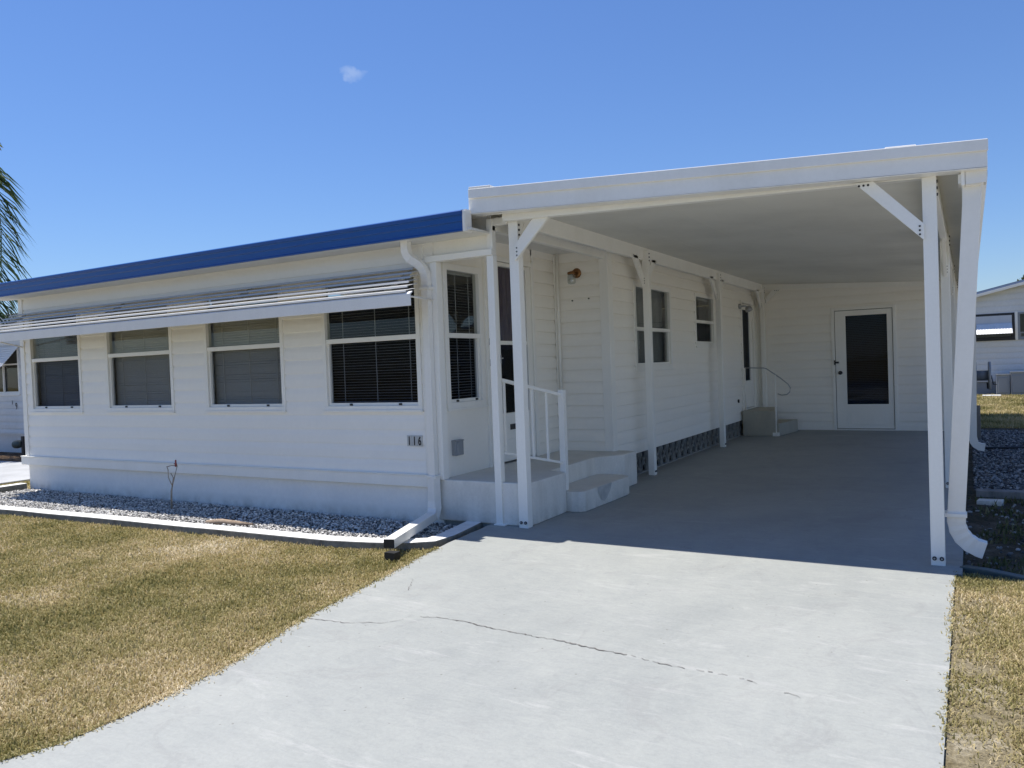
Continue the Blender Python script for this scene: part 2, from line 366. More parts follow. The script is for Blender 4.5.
def text_mesh(txt, size):
    cu = bpy.data.curves.new('t', 'FONT'); cu.body = txt; cu.size = size; cu.extrude = .0015; cu.align_x = 'CENTER'; cu.offset = .0022 if size < .12 else 0
    o = bpy.data.objects.new('t', cu); COL.objects.link(o)
    dg = bpy.context.evaluated_depsgraph_get(); me = bpy.data.meshes.new_from_object(o.evaluated_get(dg))
    vs = [tuple(v.co) for v in me.vertices]; fs = [tuple(p.vertices) for p in me.polygons]
    bpy.data.objects.remove(o); bpy.data.curves.remove(cu); bpy.data.meshes.remove(me)
    return vs, fs
def add_text(mb, txt, size, F, u, n, z, mi=0, sx=1):
    vs, fs = text_mesh(txt, size); b = len(mb.v)
    mb.v += [F(u + x * sx, n + zz, z + y) for x, y, zz in vs]
    for f in fs: mb.f.append(tuple(b + i for i in f)); mb.m.append(mi); mb.sm.append(False)

# ------------------------------------------------------------------ setting
XL, XC, XM = -10.6, -4.02, -3.38     # house left end, front room right wall, main side wall
YF, YN, YB = 5.62, 7.93, 14.70       # facade, nook back wall, carport back wall
g = MB(); R = 350; g.face([(R * math.cos(t * math.pi / 24), R * math.sin(t * math.pi / 24), -.05) for t in range(48)])
tag(g.build('ground', M_GROUND), kind='structure')

drvL = [(-3.52, 5.62), (-3.47, 5.0), (-3.40, 4.4), (-3.27, 3.7), (-3.17, 3.13), (-3.07, 2.75), (-2.99, 2.44), (-2.94, 2.1), (-2.92, 1.85), (-2.93, 1.6), (-3.02, 1.38), (-3.3, 1.05), (-3.9, .65), (-4.8, .3), (-6.2, 0), (-8, -.2)]
def drive_edge(y): return float(np.interp(-y, [-p[1] for p in drvL], [p[0] for p in drvL]))
poly = [(-.098, -3), (-.098, 5.3), (-.06, 5.31), (-.06, YB + .05), (XM - .1, YB + .05), (XM - .1, 8.0), (XC, 8.0), (XC, 5.64)]
fine = []
for i in range(len(drvL) - 1):
    (x0, y0), (x1, y1) = drvL[i], drvL[i + 1]
    for k in range(5): t = k / 5; fine.append((x0 + (x1 - x0) * t + random.uniform(-.008, .008), y0 + (y1 - y0) * t))
poly += fine + [(-8, -3)]
d = MB(); d.prism(poly, -.12, 0)
def crackline(pts, w0, w1, brk=.0):
    full = []
    for i in range(len(pts) - 1):
        a, c = V((*pts[i], 0)), V((*pts[i + 1], 0)); n = max(2, int((c - a).length / .018))
        for k in range(n):
            p = a.lerp(c, k / n); full.append((p.x + random.uniform(-.006, .006), p.y + random.uniform(-.007, .007)))
    n = len(full)
    for i in range(n - 1):
        if random.random() < brk: continue
        w = (w0 + (w1 - w0) * i / n) * random.uniform(.4, 1.5) / 2; a, c = full[i], full[i + 1]
        d.face([(a[0], a[1] - w, .003), (c[0], c[1] - w, .003), (c[0], c[1] + w, .003), (a[0], a[1] + w, .003)], 1)
crackline([(-3.138, 3.084), (-2.89, 3.104), (-2.69, 3.192), (-2.637, 3.268), (-2.64, 3.376)], .006, .003)
crackline([(-2.578, 3.348), (-2.468, 3.378), (-2.331, 3.385), (-2.137, 3.351), (-1.952, 3.336), (-1.727, 3.329), (-1.505, 3.299), (-1.344, 3.29)], .006, .008)
crackline([(-1.344, 3.29), (-1.198, 3.253), (-1.019, 3.249), (-0.87, 3.247), (-0.717, 3.196), (-0.536, 3.127)], .005, .003, .35)
crackline([(-2.959, 3.735), (-3.023, 3.849), (-3.098, 3.966)], .006, .003)
drive = tag(d.build('driveway', [M_CONC, M_CRACK]), kind='structure')

def sheet(name, poly, z, mat):
    m = MB(); m.face([(x, y, z) for x, y in poly]); return tag(m.build(name, mat), kind='structure')
sheet('gravel_bed_base', [(-10.55, 4.46), (-4.4, 4.66), (-3.62, 4.88), (-3.74, 5.84), (-4.02, 5.84), (-4.02, 5.7), (-10.55, 5.7)], -.046, M_BED)
sheet('side_yard_dirt', [(-.055, 5.42), (.25, 5.25), (1.5, 5.15), (1.6, 15.8), (-.055, 15.8)], -.045, M_DIRT)
n = MB(); n.prism([(-19, -3), (-11.55, -3), (-11.65, 7.5), (-19, 7.5)], -.1, -.03)
tag(n.build('side_driveway', M_NCONC), kind='structure')
sheet('mulch_strip', [(-21, 7.52), (-11.7, 7.52), (-11.7, 8.6), (-21, 8.6)], -.044, M_MULCH)

vg = MB(); vg.face([(-.0975, -2.5, -.016), (1.9, -2.5, -.016), (1.9, 5.0, -.016), (.25, 5.27, -.016), (-.0975, 5.34, -.016)]); tag(vg.build('verge_soil', M_SAND), kind='structure')
rd = MB(); rd.face([(-60, -11, -.041), (60, -11, -.041), (60, -4.2, -.041), (-60, -4.2, -.041)]); tag(rd.build('street', M_ROAD), kind='structure')
rd = MB(); rd.prism([(2.0, -4.1), (6.6, -4.1), (6.6, 16), (2.0, 16)], -.1, -.028); tag(rd.build('far_driveway', M_PCONC), kind='structure')  # unseen pale slab, added to bounce sunlight onto the carport walls
# ------------------------------------------------------------------ house
H = root('mobile_home', (-7, 9, 0), 'long white mobile home with blue roof edge, slatted awning and front window row', 'house')
FF = frame(0, YF, 1, 0, 0, -1)            # facade, u = x
FS = frame(XC, 0, 0, 1, 1, 0)             # entry side wall, u = y
FN = frame(0, YN, 1, 0, 0, -1)            # nook back wall
FM = frame(XM, 0, 0, 1, 1, 0)             # main side wall
wz0, wz1 = .965, 2.20
wins = [(-10.43, -9.31), (-8.81, -7.59), (-7.06, -5.88), (-5.36, -4.19)]
def opn(a): return [(u0 + .01, u1 - .01, z0 + .01, z1 - .01) for u0, u1, z0, z1 in a]
w = MB(); siding(w, FF, XL, XC, .39, 2.44, .135, opn([(a, c, wz0, wz1) for a, c in wins]), lean=.012, groove=.0)
siding(w, FM, YN, 18.7, .26, 2.66, .146, opn([(8.66, 9.98, 1.22, 2.27), (11.02, 12.0, 1.51, 2.28), (13.62, 14.5, .43, 2.32)]), mi=1)
siding(w, FN, XC, XM, .33, 2.6, .133, mi=1)
siding(w, FS, 7.38, YN, .36, 2.6, .133, mi=1)
# smooth panel between entry window and door
w.face([FS(5.66, 0, .36), FS(5.72, 0, .36), FS(5.72, 0, 2.6), FS(5.66, 0, 2.6)], 1)
for a, c, e, f in ((5.72, 6.36, .36, .96), (5.72, 6.36, 2.27, 2.6), (6.36, 6.40, .36, 2.6), (6.40, 7.38, 2.42, 2.6)):
    w.face([FS(a, 0, e), FS(c, 0, e), FS(c, 0, f), FS(a, 0, f)], 1)
siding(w, frame(XL, 0, 0, 1, -1, 0), YF, 18.7, .39, 2.5, .135)
siding(w, frame(0, 18.7, 1, 0, 0, 1), XL, XM, .1, 2.6, .135)
w.build('wall', [M_SIDF, M_SID], H)
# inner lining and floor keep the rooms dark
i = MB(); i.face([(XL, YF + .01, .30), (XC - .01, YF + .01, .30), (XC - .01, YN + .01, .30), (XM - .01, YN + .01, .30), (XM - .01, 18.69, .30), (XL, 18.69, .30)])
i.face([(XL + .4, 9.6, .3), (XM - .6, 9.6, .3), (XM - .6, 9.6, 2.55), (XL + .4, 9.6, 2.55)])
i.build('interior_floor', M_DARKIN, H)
k = MB(); k.prism([(XL, YF + .006), (XC, YF + .006), (XC, YF + .14), (XL, YF + .14)], -.1, .29); k.box(XL, XL + .12, YF + .14, 18.7, -.1, .39); k.box(XC - .12, XC, YF + .14, YN, -.1, .36)
k.build('skirt', M_SKIRT, H, bevel=.004)
k = MB(); k.box(XL - .10, XC - .10, YF - .035, YF + .004, .285, .385); k.box(XL - .10, XC - .10, YF - .045, YF - .001, .386, .398)
k.build('ledge_trim', M_TRIM, H, bevel=.004)
# corner trims
for bs in ([(XC - .02, XC + .045, YF - .04, YF + .045, .36, 2.255)], [(XC - .11, XC - .022, YF - .025, YF + .0, .40, 2.30), (XC - .16, XC - .109, YF - .018, YF, .40, 2.42)],
           [(XL - .02, XL + .07, YF - .022, YF - .001, .40, 2.42), (XL - .02, XL - .001, YF - .001, YF + .09, .40, 2.42)],
           [(XM - .085, XM + .0, YN - .02, YN - .001, .36, 2.55), (XM - .001, XM + .018, YN - .021, YN + .10, .26, 2.6)], [(XC + .014, XC + .035, YN - .05, YN - .012, .36, 2.55)],
           [(XC, XC + .014, 7.38, 7.42, .36, 2.5)], [(XC + .0, XC + .03, YF + .05, YF + .12, .19, .355)], [(XM + .013, XM + .03, 14.5, 14.56, .26, 2.6)], [(XM + .013, XM + .05, 14.62, 14.68, .0, 2.6)]):
    t = MB()
    for q_ in bs: t.box(*q_)
    t.build('corner_trim', M_TRIM, H, bevel=.003)
p = MB(); p.tube([(XC + .06, YN - .05, .98), (XC + .06, YN - .05, 2.56)], .017, 10); p.build('conduit_pipe', M_TRIM, H)
# header, thin porch post
h = MB(); h.box(XC - .06, -3.40, YF - .05, YF + .03, 2.257, 2.31); h.box(-3.455, -3.40, YF - .02, YN, 2.46, 2.56); h.box(-3.455, -3.40, YF - .03, YF + .03, 2.31, 2.56); h.box(-3.40, -3.25, YF - .02, YF + .03, 2.50, 2.56)
h.box(XC - .16, -3.402, YF - .004, YF + .02, 2.31, 2.44)
h.build('porch_header', M_TRIM, H, bevel=.004)
h = MB(); h.box(-3.46, -3.395, YF - .035, YF + .03, .0, 2.255); h.box(-3.47, -3.36, YF - .06, YF + .05, .0, .012); h.build('porch_post', M_TRIM, H, bevel=.004)
s = MB(); s.box(XL - .35, XC + .6, 5.30, YF + .02, 2.432, 2.452); s.box(XC - .06, XM + .02, YF + .02, YN + .1, 2.56, 2.575); s.face([(XL, YF, 2.43), (XC + .6, YF, 2.43), (XC + .6, YF, 2.6), (XL, YF, 2.6)])
s.build('soffit', M_SOFF, H)
r = MB(); r.hexa([(XL - .35, 5.295, 2.575), (-3.46, 5.295, 2.575), (-3.46, 12, 2.72), (XL - .35, 12, 2.9), (XL - .35, 5.295, 2.60), (-3.46, 5.295, 2.60), (-3.46, 12, 2.745), (XL - .35, 12, 2.93)])
r.hexa([(XL - .35, 12, 2.9), (-3.46, 12, 2.72), (-3.46, 18.9, 2.6), (XL - .35, 18.9, 2.6), (XL - .35, 12, 2.93), (-3.46, 12, 2.745), (-3.46, 18.9, 2.65), (XL - .35, 18.9, 2.65)])
r.box(XL - .33, XL - .02, 5.62, 18.7, 2.45, 2.47); r.build('roof', M_ALU, H)
fa = MB(); prof = [(5.302, 2.425), (5.270, 2.425), (5.268, 2.436), (5.280, 2.442), (5.280, 2.498), (5.268, 2.506), (5.268, 2.548), (5.252, 2.556), (5.248, 2.582), (5.262, 2.592), (5.302, 2.594)]
fa.extr(prof, lambda y, z, t: (t, y, z), XL - .35, -3.475)
fa.build('roof_edge', M_BLUE, H, bevel=.003)
e = MB(); e.box(-3.474, -3.452, 5.265, 5.37, 2.42, 2.585); e.build('edge_cap', M_ALU, H, bevel=.003)
# windows on facade
for n_, (a, c) in enumerate(wins):
    bl = [('closed', M_BLINDG), ('closed', M_BLIND), ('closed', M_BLIND), ('open', M_BLINDD)][n_]
    window(H, FF, a, c, wz0, wz1, 1.625, bl, latches=True, label=['window with dark glass', None, None, 'window with open grey blind'][n_])
window(H, FS, 5.72, 6.36, .96, 2.27, 1.625, ('open', M_BLINDD), latches=True, cw=.06)
window(H, FM, 8.66, 9.98, 1.22, 2.27, 1.715, ('curtain', M_CURTW), cw=.06, mats=(M_TRIM, M_GLASS, M_GLASS))
window(H, FM, 11.02, 12.0, 1.51, 2.28, 1.875, ('open', M_BLINDD), cw=.05)
# entry door on side wall
dr = MB(); dr.fbox(FS, 6.40, 6.44, -.04, .03, .36, 2.42); dr.fbox(FS, 7.33, 7.38, -.04, .03, .36, 2.42); dr.fbox(FS, 6.44, 7.33, -.04, .028, 2.37, 2.42)
dr.fbox(FS, 6.445, 6.60, -.03, -.008, .38, 2.365); dr.fbox(FS, 6.615, 6.67, -.035, .018, .38, 2.365); dr.fbox(FS, 7.22, 7.325, -.035, .018, .38, 2.365)
dr.fbox(FS, 6.67, 7.22, -.035, .017, .38, .86); dr.fbox(FS, 6.67, 7.22, -.035, .017, 2.325, 2.365); dr.fbox(FS, 6.67, 7.22, -.033, .014, 1.545, 1.585)
dr.fbox(FS, 6.72, 7.17, .015, .022, .45, .60)
door = dr.build('entry_door', M_TRIM, H, bevel=.004)
q = MB(); q.fbox(FS, 6.665, 7.225, -.015, -.011, .855, 1.55); q.build('pane', M_DGL, door)
q = MB(); q.fbox(FS, 6.665, 7.225, -.015, -.011, 1.58, 2.33); q.build('pane', M_GLASS, door)
q = MB()
for k_ in range(20):
    u = 6.66 + k_ * .0285; q.face([FS(u, -.06 + .012 * math.sin(k_ * 2.2), 1.5), FS(u + .0285, -.06 + .012 * math.sin(k_ * 2.2 + 2.2), 1.5), FS(u + .0285, -.06 + .012 * math.sin(k_ * 2.2 + 2.2), 2.36), FS(u, -.06 + .012 * math.sin(k_ * 2.2), 2.36)], 0, True)
q.build('curtain', M_CURT, door)
for z in (1.575, 1.37):
    q = MB(); q.lathe(FS(6.50, -.01, z), (1, 0, 0), [(0, .034), (.01, .034), (.012, .014), (.035, .014), (.04, .028), (.065, .028), (.072, .015)], 14); q.build('knob' if z < 1.5 else 'deadbolt', M_BLACK, door)
q = MB(); q.fbox(FS, 6.80, 6.98, .016, .026, .69, .745); q.build('mail_slot', M_BLACK, door)
q = MB(); q.bar(FS(6.64, .03, 1.44), FS(6.64, .03, 1.36), .012, .012, (1, 0, 0)); q.bar(FS(6.60, .045, 1.41), FS(6.66, .045, 1.41), .01, .01, (1, 0, 0)); q.build('handle', M_STEEL, door)
# outlet cover
q = MB(); q.fbox(FS, 5.78, 5.90, .0, .05, .545, .675); q.fbox(FS, 5.785, 5.84, .05, .062, .552, .668); q.fbox(FS, 5.775, 5.905, .0, .055, .672, .684); q.build('outlet_cover', M_GREYPL, H, bevel=.005)
# wall lamp
q = MB(); q.lathe((-3.735, YN - .011, 2.33), (0, -1, 0), [(0, .055), (.008, .056), (.018, .045), (.022, .02)], 18); q.tube([(-3.735, YN - .03, 2.33), (-3.745, YN - .08, 2.35), (-3.755, YN - .11, 2.335)], .009, 8)
q.lathe((-3.755, YN - .11, 2.345), (0, 0, -1), [(0, .012), (.01, .042), (.03, .046), (.034, .04)], 16); lam = q.build('wall_lamp', M_BRASS, H)
q = MB(); q.lathe((-3.755, YN - .11, 2.312), (0, 0, -1), [(0, .040), (.02, .046), (.09, .046), (.105, .036), (.11, .01)], 16); q.build('lamp_glass', M_JAR, lam)
q = MB(); q.lathe((-3.755, YN - .11, 2.312), (0, 0, -1), [(0, .012), (.02, .014), (.045, .025), (.07, .022), (.085, .006)], 12); q.build('bulb', M_TILE, lam)
# screws in nook wall and side wall vent knob
for x, z in ((-3.80, 2.03), (-3.60, 2.04)): q = MB(); q.disc((x, YN - .014, z), (0, 1, 0), .008, .012, 8); q.build('wall_screw', M_BLACK, H)
q = MB(); q.disc(FM(13.28, .02, .60), (1, 0, 0), .03, .03, 12); q.build('hose_tap', M_BLACK, H)
# side door of main house
sd = MB(); sd.fbox(FM, 13.62, 13.67, -.04, .03, .43, 2.32); sd.fbox(FM, 14.45, 14.50, -.04, .03, .43, 2.32); sd.fbox(FM, 13.67, 14.45, -.04, .028, 2.27, 2.32); sd.fbox(FM, 13.62, 14.5, -.04, .05, .41, .44)
sd.fbox(FM, 13.68, 13.76, -.03, .012, .45, 2.26); sd.fbox(FM, 14.25, 14.44, -.03, .012, .45, 2.26); sd.fbox(FM, 13.76, 14.25, -.03, .011, .45, .92); sd.fbox(FM, 13.76, 14.25, -.03, .011, 2.16, 2.26)
sdo = sd.build('side_door', M_TRIM, H, bevel=.004)
q = MB(); q.fbox(FM, 13.75, 14.26, -.012, -.008, .91, 2.17); q.build('pane', M_DGL, sdo)
q = MB(); q.disc(FM(13.52, .03, 2.20), (1, 0, 0), .045, .04, 12); q.tube([FM(13.52, .04, 2.2), FM(13.54, .12, 2.2), FM(13.60, .14, 2.18)], .016, 8); q.lathe(FM(13.60, .14, 2.20), (.3, .3, -1), [(0, .02), (.01, .045), (.05, .058), (.09, .06), (.1, .03)], 14)
q.build('security_light', M_STEEL, H)
# house number
q = MB()
for n_, ch in enumerate('116'):
    u = -4.352 + n_ * .058
    q.fbox(FF, u - .026, u + .026, .012, .020, .645, .742, 0)
    add_text(q, ch, .108, FF, u, .0225, .657, 1, sx=.66)
q.build('house_number', [M_TILE, M_BLACK, M_STEEL], H)
# lattice of breeze blocks under side wall
q = MB(); FB = frame(XM - .03, 0, 0, 1, 1, 0); u = YN + .12
while u < 13.55:
    z0, z1, bw = .01, .255, .245
    a, c = u, u + bw
    def ln(p0, p1, wd=.020): q.bar(FB(p0[0], 0, p0[1]), FB(p1[0], 0, p1[1]), wd, .026, (1, 0, 0))
    ln((a, z0), (a, z1), .012); mid = (a + c) / 2; zm = (z0 + z1) / 2
    ln((a, z0), (c, z1), .009); ln((a, z1), (c, z0), .009)
    for qq in range(4):
        t0, t1 = qq * math.pi / 4, (qq + 1) * math.pi / 4
        for sgn, cz in ((1, z0), (-1, z1)):
            ln((mid + .08 * math.cos(t0), cz + sgn * .10 * math.sin(t0)), (mid + .08 * math.cos(t1), cz + sgn * .10 * math.sin(t1)), .009)
    u += bw
q.fbox(FB, YN + .1, 13.6, -.03, .022, .0, .010); q.build('lattice_skirt', M_LATT, H)
q = MB(); q.fbox(FM, YN + .02, 14.6, -.30, -.26, -.1, .3); q.build('crawl_space', M_BLACK, H)  # black panel: the darkness under the house put in as colour
# awning over front windows
A = []
nsl = 6; y_top, z_top, y_bot, z_bot = 5.600, 2.235, 5.075, 1.945
aw = MB()
for k_ in range(nsl):
    t0 = k_ / nsl; ya = y_top + (y_bot - y_top) * t0; za = z_top + (z_bot - z_top) * t0; yb = ya - .115; zb = za - .022
    aw.extr([(ya + .02, za + .004), (yb, zb), (yb - .004, zb - .0155), (yb + .004, zb - .0155), (yb + .005, zb - .004), (ya + .02, za)], lambda y, z, t: (t, y, z), XL - .02, -4.15 + .30 * t0, 0)
for x in (XL + .15, -8.4, -6.3, -4.25):
    aw.bar((x, y_top, z_top - .03), (x, y_bot - .02, z_bot - .035), .03, .02, (1, 0, 0), 0)
awn = aw.build('window_awning', M_SLAT, H)
q = MB(); q.extr([(5.085, 1.965), (5.055, 1.95), (5.045, 1.94), (5.052, 1.845), (5.062, 1.845), (5.06, 1.935), (5.085, 1.955)], lambda y, z, t: (t, y, z), XL - .03, -3.86, 0); q.build('awning_hem', M_SLATW, awn, bevel=.002)
for ap in ([(-3.92, 5.08, 1.93), (-4.03, YF, 1.93)], [(XL + .05, 5.08, 1.93), (XL + .05, YF, 1.80)]): q = MB(); q.tube(ap, .008, 8); q.build('awning_arm', M_ALU, awn)
# downspout with horizontal extension
P = [(-4.165, 5.42, 2.45), (-4.168, 5.42, 2.40), (-4.168, 5.422, 2.36), (-4.16, 5.43, 2.32), (-4.145, 5.445, 2.29), (-4.12, 5.47, 2.265), (-4.095, 5.50, 2.24), (-4.075, 5.525, 2.205), (-4.062, 5.54, 2.16), (-4.06, 5.545, 2.10), (-4.06, 5.545, .40)]
dn = MB(); dn.sweep(P, (0, 1, 0), .060, .072, sc=[1, 1.0, 1.05, .98, 1.05, .98, 1.05, .98, 1.05, 1, 1])
dn.sweep([(-4.06, 5.545, .40), (-4.06, 5.545, .18), (-4.055, 5.535, .12), (-4.04, 5.50, .075), (-4.02, 5.44, .058)], (1, -.35, 0), .096, .072, sc=[1, 1, 1.06, .97, 1.05])
dn.sweep([(-4.03, 5.47, .062), (-3.70, 4.47, .062)], (1, .33, 0), .085, .068, open_end=1)
for z in (.38, 2.02): dn.box(-4.115, -4.005, 5.505, 5.60, z, z + .025)
dn.build('downspout', [M_ALU, M_BLACK], H, bevel=.004)

# ------------------------------------------------------------------ carport
C_ = root('carport', (-1.7, 5.5, 0), 'white metal carport on thin braced posts beside the mobile home', 'carport')
def cz(x): return 2.64 - .062 * (x + 3.2)        # ceiling height
def fz(x): return 2.567 - .0538 * (x + 3.45), 2.758 - .0631 * (x + 3.45)
def slopebox(m, x0, x1, y0, y1, a0, a1, b0, b1, mi=0):
    m.hexa([(x0, y0, a0), (x1, y0, b0), (x1, y1, b0), (x0, y1, a0), (x0, y0, a1), (x1, y0, b1), (x1, y1, b1), (x0, y1, a1)], mi)
rf = MB(); x0, x1 = -3.45, .02
slopebox(rf, x0, x1, 5.40, 18.85, cz(x0), cz(x0) + .055, cz(x1), cz(x1) + .055)
xx = x0 + .15
while xx < x1:      # pan seams
    slopebox(rf, xx, xx + .006, 5.44, YB - .02, cz(xx) - .0008, cz(xx) + .001, cz(xx + .006) - .0008, cz(xx + .006) + .001); xx += .61
rf.build('roof_panel', M_CEIL, C_)
fs = MB(); fb0, ft0 = fz(-3.45); fb1, ft1 = fz(.115)
slopebox(fs, -3.45, .115, 5.352, 5.40, fb0, ft0, fb1, ft1)
slopebox(fs, -3.455, .12, 5.335, 5.351, ft0 - .070, ft0 + .006, ft1 - .062, ft1 + .006)
slopebox(fs, -3.45, .115, 5.352, 5.47, fb0 - .002, fb0 + .010, fb1 - .002, fb1 + .010)
slopebox(fs, -3.452, -3.25, 5.34, 5.60, ft0 + .006, ft0 + .024, ft0 - .006, ft0 + .012)
slopebox(fs, -.42, -.25, 5.36, 5.45, fz(-.42)[1] + .002, fz(-.42)[1] + .018, fz(-.25)[1] + .002, fz(-.25)[1] + .018)
slopebox(fs, -3.47, -3.452, 5.36, 18.85, fb0 + .03, ft0, fb0 + .03, ft0)
fs.build('fascia', M_ALU, C_, bevel=.004)
hd = MB(); slopebox(hd, -3.23, -.15, 5.475, 5.545, fz(-3.23)[0] - .055, cz(-3.23) + .002, fz(-.15)[0] - .005 + .0, cz(-.15) + .002); hd.build('header_beam', M_TRIM, C_, bevel=.004)
bm_ = MB(); bm_.box(-3.275, -3.225, 5.55, YB, 2.495, cz(-3.275)); bm_.build('beam', M_TRIM, C_, bevel=.004)
bm_ = MB(); bm_.box(-.21, -.155, 5.55, YB, 2.36, cz(-.155)); bm_.box(-.02, .0, 5.40, YB, 2.30, cz(0) + .02); bm_.build('beam', M_TRIM, C_, bevel=.004)
def post(x, y, top, w=.082, dp=.078, fb='front'):
    m = MB(); m.box(x - w / 2, x + w / 2, y, y + dp, 0, top)
    if fb == 'front':
        for dx in (-.02, .02): m.disc((x + dx, y - .004, .045), (0, 1, 0), .013, .012, 10, 1); m.disc((x + dx, y - .010, .045), (0, 1, 0), .006, .008, 8, 2)
    else:
        for dy in (.02, .05): m.disc((x + w / 2 + .003, y + dy, .045), (1, 0, 0), .011, .012, 10, 1)
    for dz in (.03, .07, .11):
        if fb == 'side': m.disc((x + w / 2 + .003, y + .04, top - dz), (1, 0, 0), .009, .01, 8, 1)
        else: m.disc((x + w / 2 + .003, y + .02, top - dz), (1, 0, 0), .010, .01, 8, 1)
    return m.build('post', [M_TRIM, M_BLACK, M_STEEL], C_, bevel=.004)
def brace(fn, post_c, zlo, zhi, e0, e1, zt, t=.03):
    """gusset strut: vertical cut on the post (zlo..zhi at post_c), level cut on the beam (e0..e1 at zt)"""
    m = MB(); m.extr([(post_c, zlo), (e0, zt), (e1, zt), (post_c, zhi)], fn, -t / 2, t / 2)
    n_ = V(fn(0, 0, 1)) - V(fn(0, 0, 0))
    for k_ in (.25, .5, .75):
        if abs(n_.y) > .5: m.disc(fn(e0 + (e1 - e0) * k_, zt - .022, -t / 2 - .002), n_, .0075, .006, 8, 1)
        d_ = .022 if e0 > post_c else -.022
        m.disc(fn(post_c + d_, zlo + (zhi - zlo) * k_ + .012, -t / 2 - .002), n_, .0065, .006, 8, 1)
    return m.build('brace', [M_TRIM, M_BLACK], C_, bevel=.002)
def bx(yc): return lambda p, q, t: (p, yc + t, q)
def by_(xc): return lambda p, q, t: (xc - t, p, q)
post(-3.175, 5.55, 2.50, .085)
for y in (8.66, 11.69): post(-3.215, y, 2.60, .075, .08, 'side')
post(-3.215, 14.58, 2.60, .075, .08, 'side')
post(-.190, 5.465, 2.39, .078)
for y in (8.6, 11.66, 14.58): post(-.182, y, 2.44, .078, .08, 'front')
brace(bx(5.525), -3.145, 2.175, 2.295, -2.78, -2.935, 2.535); brace(bx(5.45), -.222, 2.005, 2.105, -.605, -.50, 2.405)
brace(by_(-3.235), 5.63, 2.175, 2.295, 5.98, 5.83, 2.53)
for y in (8.66, 11.69, 14.58):
    brace(by_(-3.24), y + .01, 2.19, 2.30, y - .34, y - .20, 2.53)
    if y < 14: brace(by_(-3.24), y + .07, 2.19, 2.30, y + .42, y + .28, 2.53)
brace(bx(14.62), -3.175, 2.27, 2.36, -2.90, -3.02, 2.53)
for y in (8.6, 11.66):
    brace(by_(-.18), y, 2.03, 2.14, y - .34, y - .22, 2.38); brace(by_(-.18), y + .08, 2.03, 2.14, y + .42, y + .30, 2.38)
gt = MB(); gt.extr([(.0021, 2.30), (.085, 2.30), (.115, 2.34), (.115, 2.50), (.105, 2.50), (.103, 2.35), (.08, 2.31), (.012, 2.31), (.012, 2.45), (.002, 2.45)], lambda x, z, t: (x, t, z), 5.412, 18.85); gt.box(.003, .112, 5.404, 5.409, 2.304, 2.45); gt.build('gutter', M_ALU, C_)
ds = MB(); ds.box(-.035, .112, 5.42, 5.57, 2.315, 2.372); ds.sweep([(.035, 5.50, 2.345), (.032, 5.50, 2.20), (-.088, 5.60, .315)], (0, 1, 0), .072, .098)
ds.box(-.155, -.03, 5.545, 5.648, .29, .315)
el = [(-.088, 5.60, .325), (-.089, 5.60, .26), (-.086, 5.60, .235), (-.080, 5.60, .210), (-.070, 5.60, .185), (-.056, 5.60, .162), (-.038, 5.60, .141), (-.017, 5.60, .124), (.006, 5.60, .110), (.028, 5.60, .100), (.060, 5.60, .090)]
ds.sweep(el, (0, 1, 0), .078, .100, sc=[1.03, 1.03, .97, 1.03, .97, 1.03, .97, 1.03, .97, 1.02, 1.02], open_end=1)
ds.build('downspout', [M_ALU, M_BLACK], C_, bevel=.003)
ds = MB(); ds.sweep([(.045, 11.5, 2.31), (.02, 11.5, .22), (.03, 11.5, .16), (.05, 11.5, .12), (.09, 11.5, .095), (.15, 11.5, .085)], (0, 1, 0), .07, .09, sc=[1, 1, 1.04, .97, 1.04, 1.], open_end=1); ds.build('downspout', [M_ALU, M_BLACK], C_)

# ------------------------------------------------------------------ store room at back
SR = root('storage_room', (-1.7, 16.5, 0), 'white sided storage room with glazed door closing the back of the carport', 'shed')
FBk = frame(0, YB, 1, 0, 0, -1)
w = MB(); siding(w, FBk, XM + .02, -.02, .0, 2.70, .156, opn([(-2.05, -1.07, -.1, 2.12)]))
siding(w, frame(-.02, 0, 0, 1, 1, 0), YB, 18.7, .0, 2.40, .156); siding(w, frame(0, 18.7, 1, 0, 0, 1), XM, -.02, 0, 2.4, .156)
me_o = w.build('wall', M_SID, SR)
bm = bmesh.new(); bm.from_mesh(me_o.data); o_ = V(SR['_o'])
pc = V((-3.2, 0, 2.64)) - o_; nrm = V((.062, 0, 1)).normalized()
bmesh.ops.bisect_plane(bm, geom=bm.verts[:] + bm.edges[:] + bm.faces[:], plane_co=pc, plane_no=nrm, clear_outer=True); bm.to_mesh(me_o.data); bm.free()
t = MB(); slopebox(t, XM + .02, -.02, YB - .028, YB - .002, cz(XM) - .085, cz(XM + .02) - .002, cz(-.02) - .085, cz(-.02) - .002); t.box(XM + .02, XM + .09, YB - .03, YB - .012, 0, 2.5); t.build('top_trim', M_TRIM, SR, bevel=.003)
t = MB(); t.fbox(FBk, -2.07, -2.02, -.05, .03, .0, 2.13); t.fbox(FBk, -1.10, -1.05, -.05, .03, .0, 2.13); t.fbox(FBk, -2.02, -1.10, -.05, .028, 2.08, 2.13); t.fbox(FBk, -2.05, -1.07, -.05, .045, .0, .02)
t.fbox(FBk, -2.01, -1.84, -.03, .012, .03, 2.07); t.fbox(FBk, -1.19, -1.11, -.03, .012, .03, 2.07); t.fbox(FBk, -1.84, -1.19, -.03, .011, .03, .45); t.fbox(FBk, -1.84, -1.19, -.03, .011, 1.98, 2.07)
t.fbox(FBk, -1.78, -1.25, .01, .016, .10, .34)
fr_ = t.build('door', M_TRIM, SR, bevel=.004)
q = MB(); q.fbox(FBk, -1.86, -1.18, -.012, -.007, .44, 1.99); q.build('pane', M_DGL, fr_)
q = MB(); z = .46
